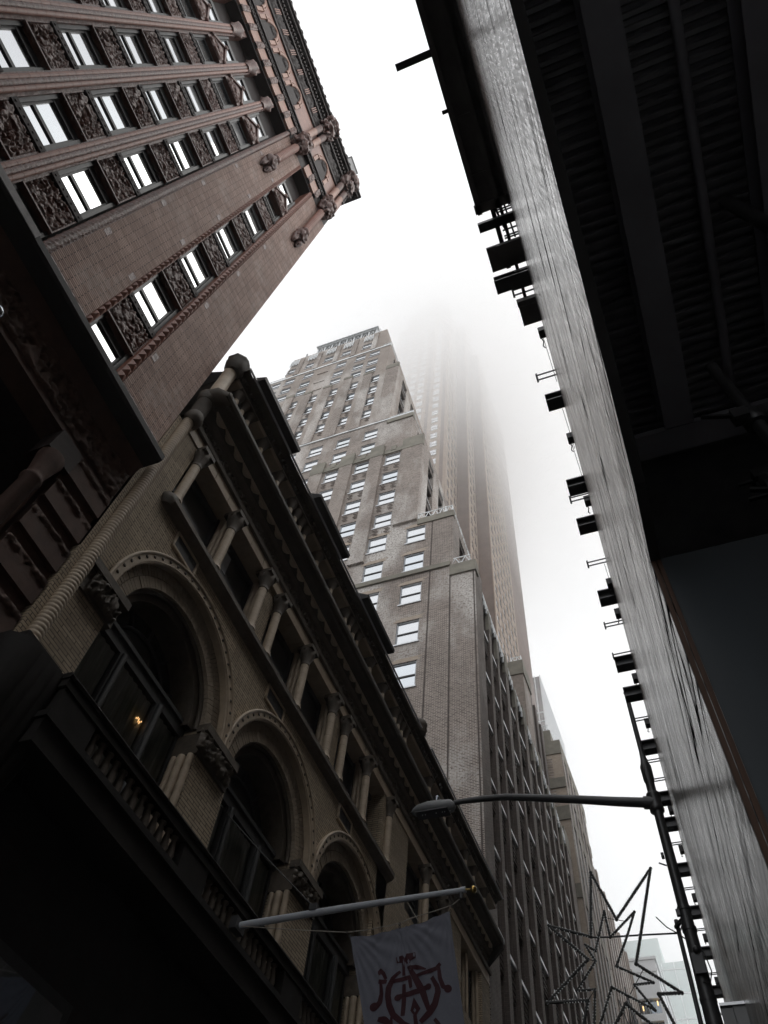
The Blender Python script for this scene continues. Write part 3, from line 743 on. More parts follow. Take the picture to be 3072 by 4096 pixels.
    q = MB(); q.tube([(-6.825,4.62,17.47),(-6.825,10,17.475),(-6.825,18.2,17.48)], .032, 6); q.tube([(-6.825,18.8,17.47),(-6.815,24,17.46),(-6.825,CY1,17.45)], .032, 6); part('gutter', q, M['gutter'], ev)
    for a, b in ((4.98,7.14),(8.57,10.7),(12.2,14.47)):
        q = MB(); q.prism([(-7.3,a,17.52),(-6.6,a,17.5),(-6.58,a,17.62),(-7.3,a,18.1)], (0,b-a,0)); part('eaves_hood', q, M['black_copper'], B)
    q = MB(); q.prof([(-8.7,17.5),(-6.95,17.5),(-9.5,19.4),(-20,19.4),(-20,17.5)], 4.62, CY1); part('roof', q, M['black_copper'], B)
    q = MB(); q.lump(-6.95, 17.95, 17.75, .24, .24, .24, .05, 2, 0, 16, 10); q.lathe([(17.4,.2),(17.55,.25)], -6.95, 17.95, 12); part('ball_finial', q, M['buff_dark'], B)
    q = MB(); q.prism([(-7.5,27.5,15.9),(-6.9,27.5,15.9),(-6.9,27.5,15.5),(-7.5,27.5,14.9)], (0,.12,0)); part('end_console', q, M['buff_shade'], B)
    # balcony
    q = MB(); q.box(-7.6, -6.86, 4.9, 18.4, 5.85, 6.28); q.box(-7.6,-6.80,4.86,18.44,6.2,6.3); bl = part('balcony', q, M['buff_shade'], B)
    q = MB(); q.box(-7.06, -6.84, 4.9, 18.4, 6.75, 6.88); q.prof([(-7.1,6.88),(-6.82,6.88),(-6.8,6.92),(-6.84,6.97),(-7.1,6.97)], 4.88, 18.4)
    for y in (4.95, 8.25, 11.9, 15.6): q.box(-7.08,-6.86,y,y+.75,6.3,6.75)
    part('balustrade_rail', q, M['buff_shade'], bl)
    src = None; y = 5.85
    while y < 18.2:
        if not any(p <= y+.06 <= p+.87 for p in (8.2,11.85,15.55)):
            if src is None:
                q = MB(); q.lathe([(6.3,.06),(6.34,.06),(6.36,.04),(6.46,.075),(6.58,.055),(6.7,.035),(6.72,.06),(6.76,.06)], -6.97, y, 10); src = part('baluster', q, M['buff_dark'], bl, (-6.97, y, 6.3))
            else: inst(src, bl, (-6.97, y, 6.3))
        y += .188
    q = MB()
    for k in range(5): q.lathe([(4.2,.10),(5.4,.2),(6.0,.3),(6.7,.36),(6.95,.36)], -7.32, 4.35+k*.17, 10)
    q.box(-7.6,-7.2,4.22,5.0,6.95,7.2); part('fluted_console', q, M['buff_shade'], bl)
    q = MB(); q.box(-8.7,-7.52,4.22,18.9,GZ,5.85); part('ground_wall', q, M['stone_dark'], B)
    for a in (6.1, 9.9, 13.8):
        g = MB(); g.box(-7.56,-7.51,a,a+1.9,.2,4.4); o = part('ground_window', g, M['sash_dark'], B)
        g = MB(); g.quad((-7.495,a+.14,.3),(-7.495,a+1.76,.3),(-7.495,a+1.76,4.25),(-7.495,a+.14,4.25)); part('pane', g, M['glass_dark'], o)
        g = MB(); g.box(-7.5,-7.47,a+.14,a+1.76,2.6,2.66); part('glazing_bar', g, M['sash_dark'], o)
    L = thing('wall_lamp', 'small lit lamp glowing at the curtain behind the glass of the tallest near arch', 'lamp', (-8.04, 7.4, 8.55))
    q = MB(); [q.lump(-8.025, 7.40+d, 8.70+e, .012, .009, h_, 0, 1, 0, 8, 6) for d, e, h_ in ((0,0,.05),(-.035,.02,.03),(.035,-.02,.035),(.07,.03,.02),(-.07,-.01,.02))]; part('bulb', q, M['lamp_on'], L)
    q = MB(); q.bar((-8.05,7.40,8.58),(-8.03,7.40,8.64), .012); part('arm', q, M['steel'], L)
club()

# ------------------------------------------------------------------ brown stepped tower
YF = 27.7
def zigzag(mb, p, q, h, t=.04):           # lattice railing between two points
    p = Vector(p); q = Vector(q); L = (q-p).length; d = (q-p)/L; n = max(2, int(L/.55)); up = Vector((0,0,h))
    mb.bar(p+up, q+up, t*1.6); mb.bar(p, q, t)
    for i in range(n):
        a = p+d*(L*i/n); b = p+d*(L*(i+.5)/n); c = p+d*(L*(i+1)/n)
        mb.bar(a, b+up, t); mb.bar(b+up, c, t)
        mb.bar(a+up*.35, b+up*.05, t*.8); mb.bar(b+up*.05, c+up*.35, t*.8)
        if i % 4 == 0: mb.bar(a, a+up*1.15, t*2)
def brown():
    B = thing('brown_brick_tower', 'tall stepped brown brick tower with white sash windows and zigzag railings at each setback', 'building', (X0, YF, GZ))
    lv = [30.4, 34.15, 38.0, 41.6, 45.1]
    tiers = [  # z0, z1, right edge, window right edges, width, rows
        (GZ, 41.05, -7.5, [-11.16,-14.2,-17.25,-20.3], 1.5, [23.0,26.7,30.4,34.15,38.0], 2.08),
        (41.05, 48.0, -9.0, [-11.14,-14.2,-17.25,-20.3,-23.4], 1.5, [41.6,45.1], 2.05),
        (48.0, 62.6, -11.85, [-14.06,-17.05,-20.1,-23.15,-26.2], 1.47, [48.45,51.95,55.5,58.95], 2.02),
        (62.6, 69.2, -13.25, [-16.9,-19.88,-22.9,-25.9,-28.9], 1.46, [62.65,65.75], 2.05),
        (69.2, 85.45, -15.87, [-18.22,-20.95,-23.6,-26.3,-28.9,-31.5], 1.45, [71.6,74.95,78.3,81.7], 2.12),
        (85.45, 94.1, -17.65, [-19.02,-21.0,-23.74,-28.42,-31.16,-33.27], 1.42, [85.5,88.2,91.35], 1.9),
        (94.1, 101.4, -18.75, [-20.6,-23.6,-26.2,-29.0,-31.8], 1.35, [95.6], 1.9)]
    proto = {}
    def win(x1, wdt, z, h, y=YF+.13):
        key = (wdt, h)
        if key in proto: return inst(proto[key], B, (x1-wdt, y, z))
        a, b = x1-wdt, x1; q = MB()
        q.box(a, a+.07, y-.06, y+.05, z, z+h); q.box(b-.07, b, y-.06, y+.05, z, z+h); q.box(a+.07, b-.07, y-.06, y+.05, z+h-.08, z+h); q.box(a+.07, b-.07, y-.08, y+.05, z, z+.09)
        o = proto[key] = part('window', q, M['sash'], B, (a, y, z))
        g = MB(); g.quad((a+.07,y,z+.09),(b-.07,y,z+.09),(b-.07,y,z+h-.08),(a+.07,y,z+h-.08)); part('pane', g, M['glass_blind'], o)
        r = MB(); r.box(a+.07, b-.07, y-.05, y+.04, z+h*.46, z+h*.46+.10); part('meeting_rail', r, M['sash_dark'], o)
        return o
    glist = [M['glass_blind'], M['glass_tower'], M['glass_blind'], M['glass_sky'], M['glass_blind']]
    xl = -36.0; nwin = 0
    for ti, (z0, z1, xr, cols, wd, rows, h) in enumerate(tiers):
        left = -33.0 if ti == 6 else (-35.4 if ti == 5 else -37)
        holes = [(c-wd, c, z, z+h) for c in cols for z in rows]
        q = MB(); q.wall('y', YF, left, xr, z0, z1, holes, .18, -1)
        yend = [58, 52, 50, 49, 47, 46, 45][ti]
        sh = .026
        def T(p): return (p[0] - sh*max(0, p[1]-YF), p[1], p[2])
        q.T = T
        zt = z1
        # back wall behind the openings, roof, left and right sides
        q.quad((left,YF+.19,z0),(xr-.3,YF+.19,z0),(xr-.3,YF+.19,z1),(left,YF+.19,z1))
        if ti: q.quad((left,YF,z1),(xr,YF,z1),(xr,yend,z1),(left,yend,z1))
        else: q.quad((left,YF,z1),(xr,YF,z1),(xr,29.43,z1),(left,29.43,z1)); q.quad((left,29.43,39.1),(xr,29.43,39.1),(xr,yend,39.1),(left,yend,39.1))
        q.quad((left,YF,z0),(left,yend,z0),(left,yend,z1),(left,YF,z1))
        if ti > 0:
            sy = YF+1.6; hs = []
            while sy < yend-2: hs.append((sy, sy+1.5, z0+.4, z1-1.2)); sy += 3.1
            q.wall('x', xr, YF, yend, z0, z1, hs, .5, 1)
        mat = M['brown_brick'] if ti < 4 else M['brown_pale']
        fw = part('facade_tier', q, mat, B)
        if ti > 0:
            g = MB(); g.T = T
            for a_, b_, c_, d_ in hs:
                g.quad((xr-.45,a_,c_),(xr-.45,b_,c_),(xr-.45,b_,d_),(xr-.45,a_,d_))
            part('side_glass', g, M['glass_dark'], fw)
            g = MB(); g.T = T
            for a_, b_, c_, d_ in hs:
                zz = c_+1.6
                while zz < d_: g.box(xr-.46, xr-.1, a_, b_, zz, zz+.9); zz += 3.4
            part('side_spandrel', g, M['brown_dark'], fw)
            g = MB(); g.T = T
            for a_, b_, c_, d_ in hs:
                zz = c_+1.6
                while zz < d_: g.box(xr-.2, xr-.02, a_, b_, zz+.9, zz+.98); zz += 3.4
                zigzag(g, (xr-.1,a_,d_), (xr-.1,b_,d_), .9)
            part('side_sill', g, M['sill'], fw)
        blank = {5: [-26.16]}.get(ti, [])
        for c in cols:
            for z in rows:
                if z < 27 and c < -12: continue
                o = win(c, wd, z, h); nwin += 1
                ch = [k for k in o.children if k.name.startswith('pane')][0]
                ch.material_slots[0].link = 'OBJECT'; ch.material_slots[0].material = random.choice(glist)
        # sills
        sl = MB()
        for c in cols:
            for z in rows: sl.box(c-wd-.06, c+.06, YF-.08, YF+.2, z-.1, z)
        part('window_sill', sl, M['sill'], fw)
        for b_ in blank:
            s2 = MB()
            for z in rows: s2.box(b_-1.42, b_, YF-.02, YF+.02, z, z+1.9); s2.box(b_-1.48, b_+.06, YF-.09, YF, z-.1, z)
            part('blind_panel', s2, M['brown_pale'], fw)
        # decorative brick panels under windows on the third and fifth tiers
        if ti in (2, 4):
            bp = MB()
            for c in cols:
                for z in rows:
                    for k in range(4):
                        zz = z-.28-k*.22; ind = .12*(k % 2)
                        for e in (c-wd+ind, c-.5+ind): bp.box(e, e+.38, YF-.05, YF, zz-.1, zz)
            part('brick_panel', bp, M['pier_brick'], fw)
    # lighter lintels over the lower windows
    q = MB()
    for c in (-11.16,-14.2,-17.25):
        for z, h in ((30.4,2.08),(34.15,2.08),(38.0,2.08),(41.6,2.05),(45.1,2.05)):
            q.box(c-1.72, c+.2, YF-.012, YF+.05, z+h+.02, z+h+.16); q.box(c-1.58, c+.08, YF-.011, YF+.05, z+h+.16, z+h+.27); q.box(c-1.3, c+.34, YF-.01, YF+.05, z+h+.27, z+h+.36)
    part('pale_lintel', q, M['cream_brick'], B)
    # upright joints and corner pilasters on the front
    q = MB()
    for x, a, b in ((-9.2,GZ,41),(-10.62,GZ,48),(-7.62,GZ,39.8),(-13.3,48,61.5),(-12.55,48,61.5)): q.box(x-.035, x+.035, YF-.02, YF+.01, a, b)
    part('brick_joint', q, M['brown_dark'], B)
    # raised piers between windows with stone caps (setback crowns)
    pr = MB(); cp = MB()
    for a, b, z0, z1 in ((-13.8,-11.85,48,61.9),(-17.0,-15.75,44,62.0),(-20.05,-18.75,44,62.0),(-23.1,-21.8,44,62.0),(-26.1,-24.8,44,62)):
        pr.box(a, b, YF-.22, YF+.02, z0, z1-.02); cp.box(a-.05, b+.05, YF-.25, YF+.02, z1-1.1, z1+1.0)
    for c in (-14.75,-17.78,-20.85): cp.box(c-.9, c+.9, YF-.1, YF+.02, 61.1, 61.9); cp.box(c-.25, c+.25, YF-.14, YF, 61.5, 62.4)
    for x, z1 in ((-19.75,85.3),(-22.45,86.0),(-25.1,85.2),(-27.75,85.2),(-30.3,86)):
        pr.box(x-.55, x+.55, YF-.16, YF+.02, 69.3, z1-.6); cp.box(x-.6, x+.6, YF-.2, YF+.02, z1-.6, z1)
    pr.box(-17.4,-15.87,YF-.14,YF+.02,69.3,84.9); cp.box(-17.45,-15.8,YF-.18,YF+.02,84.3,85.5)
    for x in (-20.15,-23.1,-25.7,-28.6,-31.4): pr.box(x-.35, x+.35, YF-.16, YF+.02, 94.2, 100.6)
    part('raised_pier', pr, M['brown_brick'], B); part('pier_cap', cp, M['cap_stone'], B)
    # stone ledges at the setbacks
    q = MB(); q.box(-37,-9.18,YF-.14,YF+.02,41.0,41.45); q.box(-9.2,-7.42,YF-.12,YF+.6,39.85,40.95); q.box(-11.8,-8.95,YF-.1,YF+.3,47.3,48.05); q.box(-16.0,-13.2,YF-.14,YF+.4,68.2,69.0)
    part('stone_ledge', q, M['cap_stone'], B)
    q = MB(); q.box(-37,-13.2,YF-.12,YF+.02,69.05,69.3); q.box(-36,-17.6,YF-.1,YF+.02,93.7,94.05); part('white_coping', q, M['rail'], B)
    q = MB()
    for a, b, z in ((-9.2,-7.8,41.0),(-11.85,-9.05,48.1),(-16.0,-13.3,69.0),(-35.3,-17.7,94.1)): zigzag(q, (a,YF+.05,z), (b,YF+.05,z), .8)
    for x, y0, y1, z in ((-9.1,YF+.1,50,48.1),(-13.35,YF+.1,47,69.0),(-17.7,YF+.1,44,94.1),(-7.7,YF+.6,29.2,41)):
        zigzag(q, (x,y0,z), (x-.026*(y1-YF),y1,z), .8)
    for x in (-21.2,-24.2,-26.8,-29.6,-32.4):      # pleated metal crests over the top windows
        for k in range(6): q.box(x-.65+k*.24, x-.53+k*.24, YF-.22, YF-.12, 98.3+.25*(k % 2), 100.2+.3*(k % 2))
    part('railing', q, M['rail'], B)
    q = MB(); q.box(-30.0,-20.7,YF+.3,YF+6,104.6,104.95); q.box(-30.2,-20.5,YF+.1,YF+6.2,104.95,105.2)
    for k in range(9): x = -29.9+k*1.14; q.box(x-.1,x+.1,YF+.4,YF+.7,101.4,104.6); q.bar((x,YF+.5,101.6),(x+.57,YF+.5,104.5),.08); q.bar((x+1.14,YF+.5,101.6),(x+.57,YF+.5,104.5),.08)
    part('roof_canopy', q, M['rail'], B)
    q = MB(); q.box(-29.5,-21.2,YF+1.2,YF+5,101.4,104.6); part('penthouse', q, M['glass_dark'], B)
    q = MB(); q.tube([(-31.4,YF+.6,101.3),(-31.8,YF+.6,104.4)], .12, 6); q.tube([(-31.9,YF+1,101.3),(-31.9,YF+1,103)], .2, 6); part('roof_mast', q, M['steel_grey'], B)
    # street front: alternating piers, louvred spandrels and wet sills
    fr = [(27.7,29.43),(30.84,31.45),(32.94,33.46),(35.31,36.17),(37.95,38.6),(40.8,41.82),(43.49,44.13),(45.98,46.83),(48.6,49.2),(50.9,51.6),(53.3,53.9),(55.4,57.5)]
    q = MB(); q.T = T
    cp = MB(); cp.T = T
    for i, (a, b) in enumerate(fr):
        zt = [40.9,39.4,38.9,40.1,39.4,40.4,39.4,40.4,39.4,40.2,39.4,40.6][i]
        q.quad((X0,a,GZ),(X0,b,GZ),(X0,b,zt),(X0,a,zt))
        if i: cp.box(X0-.5, X0+.02, a-.03, b+.03, zt-1.9, zt)
    part('street_pier', q, M['pier_brick'], B)
    r = MB(); r.T = T
    for i, (a, b) in enumerate(fr):
        for yy in (a, b):
            if i == 0 and yy == a: continue
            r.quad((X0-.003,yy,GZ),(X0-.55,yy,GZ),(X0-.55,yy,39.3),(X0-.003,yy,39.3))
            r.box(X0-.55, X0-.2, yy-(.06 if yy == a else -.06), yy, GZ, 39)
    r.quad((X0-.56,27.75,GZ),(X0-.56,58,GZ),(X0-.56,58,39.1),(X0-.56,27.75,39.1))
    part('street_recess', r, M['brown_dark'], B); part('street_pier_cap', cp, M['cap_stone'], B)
    gl = MB(); gl.T = T; n = 0; rows = [6.4,10.15,13.9,17.65,21.4,25.15,28.9,32.65,36.3]
    for i in range(len(fr)-1):
        a, b = fr[i][1], fr[i+1][0]; c = T((X0, a, 0))[0]
        gl.quad((X0-.50,a,GZ),(X0-.50,b,GZ),(X0-.50,b,39),(X0-.50,a,39))
        wd = round(b-a, 2)
        for z in rows[(0 if i < 6 else 2):]:
            n += 1
            if n > 98: continue
            sp = MB(); sp.box(c-.5, c-.24, a, b, z-1.55, z-.06)
            for k in range(5):
                zz = z-.25-k*.26
                for e in (0, .5): sp.box(c-.24, c-.17, a+.08+e*(b-a), a+.08+(e+.36)*(b-a), zz-.15, zz)
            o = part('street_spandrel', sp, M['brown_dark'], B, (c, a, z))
            sl = MB(); sl.box(c-.5, c-.10, a, b, z-.13, z+.04); part('street_sill', sl, M['rail'], o)
    part('street_window', gl, M['glass_dark'], B, kind='stuff')
    # a further setback block of the same tower beyond the front tier
    q = MB(); q.box(-16,-8.35,45.2,47.6,38,49.9); part('rear_block', q, M['brown_pale'], B)
    q = MB(); q.box(-16,-8.25,45.1,47.8,48.3,49.95); part('rear_block_cap', q, M['cap_stone'], B)
    q = MB(); zigzag(q, (-9.3,45.2,49.95), (-8.5,45.2,49.95), .5); zigzag(q, (-8.4,45.2,49.95), (-8.4,47.5,49.95), .5)
    for i in range(len(fr)-1):
        a, b = fr[i][1], fr[i+1][0]; zigzag(q, T((X0-.05,a,39.1)), T((X0-.05,b,39.1)), .6, .03)
        for e in (.25,.5,.75): y = a+(b-a)*e; c = T((X0,y,0))[0]; q.box(c-.1,c+.02,y-.05,y+.05,38.7,39.6)
    part('rear_railing', q, M['rail'], B)
    q = MB(); q.box(-16,-9.45,48.5,57.5,38,51.4)
    for y, z in ((48.6,52.9),(50.9,53.2),(53.0,52.2),(55.0,51.6)): q.box(-9.5,-9.0,y,y+.9,38,z)
    part('rear_fin', q, M['brown_dark'], B)
brown()

# ------------------------------------------------------------------ tall tower lost in the cloud
def fog_tower():
    B = thing('fogbound_skyscraper', 'tan ribbed skyscraper fading upward into low cloud behind the stepped tower', 'building', (-22, 75, GZ))
    secs = [(-36.0,-21.1,60.0,66.6,236),(-21.1,-18.76,66.6,71.2,228),(-18.76,-16.41,71.2,86.4,214)]
    q = MB()
    q.box(-36,-21.1,60,100,GZ,212); q.box(-34.4,-22,61.2,98,212,230); q.box(-31.7,-23,62.5,96,230,238); q.box(-29,-25,64,90,238,250)
    q.box(-21.1,-18.76,66.6,100,GZ,222); q.box(-18.76,-16.41,71.2,98,GZ,205)
    part('shaft', q, M['fog_dark'], B)
    lt = MB()
    for x, y0, y1, zt in ((-21.1,60,66.6,212),(-18.76,66.6,71.2,222),(-16.41,71.2,86.4,205)):
        n = max(2, round((y1-y0)/2.5))
        for k in range(n+1): yy = y0+.35+(y1-y0-.7)*k/n; lt.box(x, x+.16, yy-.42, yy+.42, 30, zt-2)
        z = 32
        while z < zt-4: lt.box(x, x+.08, y0+.3, y1-.3, z, z+1.7); z += 3.72
    part('ribbed_side', lt, M['fog_brick'], B)
    fr = MB(); fr.wall('y', 59.9, -36, -21.1, 30, 211, (), .2, -1)
    part('front_face', fr, M['fog_brick'], B)
    gr = MB()
    for x in (-25.6,-21.9): gr.box(x-.35, x+.35, 59.86, 59.95, 30, 211)
    part('front_groove', gr, M['fog_dark'], B)
    proto = None; cnt = 0; rest = MB(); rest2 = MB()
    cols = [-24.3,-28.2,-30.4,-32.5,-34.6]
    z = 100.0; zz = []
    while z < 206: zz.append(z); z += 3.72
    for z in zz:
        for c in cols:
            if z < 112 and c < -27: continue
            cnt += 1
            if cnt <= 96:
                if proto is None:
                    w = MB(); w.box(c,c+1.35,59.78,59.88,z-.15,z); w.box(c,c+.08,59.8,59.88,z,z+2); w.box(c+1.27,c+1.35,59.8,59.88,z,z+2); w.box(c,c+1.35,59.8,59.88,z+.95,z+1.05)
                    proto = part('window', w, M['rail'], B, (c, 59.88, z))
                    g = MB(); g.quad((c+.08,59.86,z),(c+1.27,59.86,z),(c+1.27,59.86,z+2),(c+.08,59.86,z+2)); part('pane', g, M['glass_blind'], proto)
                else: inst(proto, B, (c, 59.88, z))
            else: rest.box(c,c+1.35,59.80,59.88,z,z+2); rest2.box(c,c+1.35,59.78,59.88,z-.15,z)
    part('upper_windows', rest, M['glass_blind'], B, kind='stuff'); part('upper_sills', rest2, M['rail'], B, kind='stuff')
    sg = MB(); sd = MB()
    for x, y0, y1, zt in ((-21.1,60,66.6,212),(-18.76,66.6,71.2,222),(-16.41,71.2,86.4,205)):
        n = max(2, round((y1-y0)/2.5))
        for k in range(n):
            a = y0+.35+(y1-y0-.7)*k/n+.42; b = y0+.35+(y1-y0-.7)*(k+1)/n-.42
            sg.quad((x+.02,a,30),(x+.02,b,30),(x+.02,b,zt-2),(x+.02,a,zt-2))
            z = 33.7
            while z < zt-4: sd.box(x+.02, x+.2, a, b, z-.12, z); z += 3.72
    part('side_glass', sg, M['glass_tower'], B, kind='stuff'); part('side_sills', sd, M['sill'], B, kind='stuff')
fog_tower()

# ------------------------------------------------------------------ buildings farther down the street
def far_row():
    B = thing('cream_brick_building', 'cream brick block with dark stone bands stepping up beyond the brown piers', 'building', (-8, 58, GZ))
    q = MB(); q.box(-22,-7.95,58.2,69,GZ,51.0); q.box(-22,-8.75,58.2,68,51,53.4); part('wall', q, M['cream_brick'], B)
    q = MB(); q.box(-22,-7.88,58.1,69.1,50.5,52.1); q.box(-22,-8.68,58.1,68.1,52.1,53.5); q.box(-9.4,-7.86,58.08,69.1,46.6,47.7); q.box(-9.0,-7.86,58.08,69.1,43.2,44.6); q.box(-9,-7.86,58.08,69.1,36,37.2); part('stone_band', q, M['cap_stone'], B)
    q = MB()
    for k in range(6): y = 58.2+k*1.9; q.box(-7.95,-7.85,y,y+.7,GZ,50.4)
    part('street_pier', q, M['brown_pale'], B)
    q = MB()
    for k in range(5): y = 58.9+k*1.9; q.quad((-7.94,y,GZ),(-7.94,y+1.2,GZ),(-7.94,y+1.2,50.4),(-7.94,y,50.4))
    part('street_glass', q, M['glass_dark'], B)
    q = MB(); zigzag(q, (-10.6,58.2,53.5), (-8.8,58.2,53.5), .7); part('railing', q, M['rail'], B)
    q = MB()
    for k in range(24): q.box(-9.35-.12*(k % 2), -8.85, 58.17, 58.25, 49.9-k*.3, 50.05-k*.3)
    part('brick_toothing', q, M['brown_pale'], B)
    B = thing('far_ribbed_building', 'dark ribbed brick building beyond the cream block, behind the star decoration', 'building', (-8, 80, GZ))
    q = MB(); q.box(-24,-8.35,69.5,100,GZ,46.5); part('wall', q, M['brown_dark'], B)
    q = MB()
    for k in range(16): y = 69.5+k*1.9; q.box(-8.4,-7.95,y,y+.75,GZ,46.9 if k % 2 else 46)
    part('street_pier', q, M['brown_pale'], B)
    q = MB()
    for k in range(15):
        y = 70.25+k*1.9
        for z in range(10, 46, 4): q.box(-8.4,-8.15,y,y+1.15,z,z+1.5)
    part('street_spandrel', q, M['brown_dark'], B)
    S = thing('scaffold', 'steel scaffold platform fixed high on the far ribbed building', 'scaffold', (-7.4, 76, 30))
    q = MB()
    for z in (26.5, 28.5, 30.5, 32.5, 34.5):
        q.tube([(-7.2,71,z),(-7.2,84,z)], .05, 5); q.tube([(-7.9,71,z),(-7.9,84,z)], .05, 5)
    for k in range(10): y = 71+k*1.4; q.tube([(-7.2,y,25),(-7.2,y,35.5)], .06, 5); q.tube([(-7.9,y,25),(-7.2,y+.7,35)], .04, 5)
    part('tube_frame', q, M['steel_grey'], S)
    q = MB()
    for z in (26.5, 30.5): q.box(-7.95,-7.15,71,84,z+.06,z+.12)
    part('plank', q, M['beam_paint'], S)
    # pale glass tower
    B = thing('pale_glass_tower', 'pale glass tower with fine upright fins, faint behind the cream block', 'building', (-18, 115, GZ))
    q = MB(); q.box(-30,-17,110,131,GZ,115.8); part('curtain_wall', q, M['glass_tower'], B)
    q = MB()
    for k in range(26): y = 110+k*.84; q.box(-17,-16.85,y-.1,y+.1,40,116)
    for x in (-17,-18.05,-19.1,-20.2): q.box(x-.1,x+.1,109.85,110,40,116)
    for z in (103.8,106.0): q.box(-30,-16.9,109.88,110,z-.1,z+.1)
    part('fin', q, M['white_clad'], B)
    # white office building closing the street, green glass tower behind it
    B = thing('white_office_building', 'white office building at the end of the street with strip windows lit inside', 'building', (-8, 95, GZ))
    holes = [(-10.2,-5.75,z,z+1.5) for z in (24,27.2,30.4,33.6,36.8,39.9,42.1)]
    q = MB(); q.wall('y', 90, -22, -5.4, GZ, 47.7, holes, .4, -1); q.wall('x', -5.4, 90, 106, GZ, 47.7, (), .2, 1); q.quad((-22,90,47.7),(-5.4,90,47.7),(-5.4,106,47.7),(-22,106,47.7))
    q.box(-22,-5.3,89.92,90,46.3,46.6); q.box(-22,-5.2,89.9,106,47.6,47.9); part('wall', q, M['white_clad'], B)
    q = MB()
    for a, b, z0, z1 in holes: q.quad((a,90.38,z0),(b,90.38,z0),(b,90.38,z1),(a,90.38,z1))
    part('strip_window', q, M['glass_dark'], B)
    q = MB()
    for a, b, z0, z1 in holes:
        for k in range(1, 7): x = a+(b-a)*k/7; q.box(x-.03,x+.03,90.3,90.36,z0,z1)
    part('mullion', q, M['sash'], B)
    q = MB()
    for x, z in ((-8.0,39.95),(-6.3,40.3),(-7.7,42.3),(-6.1,42.7),(-7.9,37.2),(-6.6,36.9)): q.box(x,x+.12,90.28,90.36,z+.3,z+.75)
    part('ceiling_light', q, M['lamp_far'], B)
    q = MB()
    for k in range(9): z = 20+k*3.2; q.box(-5.39,-5.33,90.3,106,z,z+.25)
    part('side_band', q, M['glass_tower'], B)
    B = thing('green_glass_tower', 'pale green glass tower almost lost in mist behind the white office building', 'building', (-8, 135, GZ))
    q = MB(); q.box(-24,-6.6,130,150,GZ,72); q.box(-6.6,-2.6,130,150,GZ,68); part('curtain_wall', q, M['green_glass'], B)
    q = MB()
    for k in range(14): q.box(-24,-2.5,129.9,130,20+k*3.6,20.15+k*3.6)
    for k in range(12): x = -24+k*1.9; q.box(x-.05,x+.05,129.9,130,GZ,68)
    part('glazing_grid', q, M['white_clad'], B)
M['green_glass'] = glass('green_curtain_glass', (.36,.46,.44), .35, .05, .1, (.85,1,.97))
far_row()

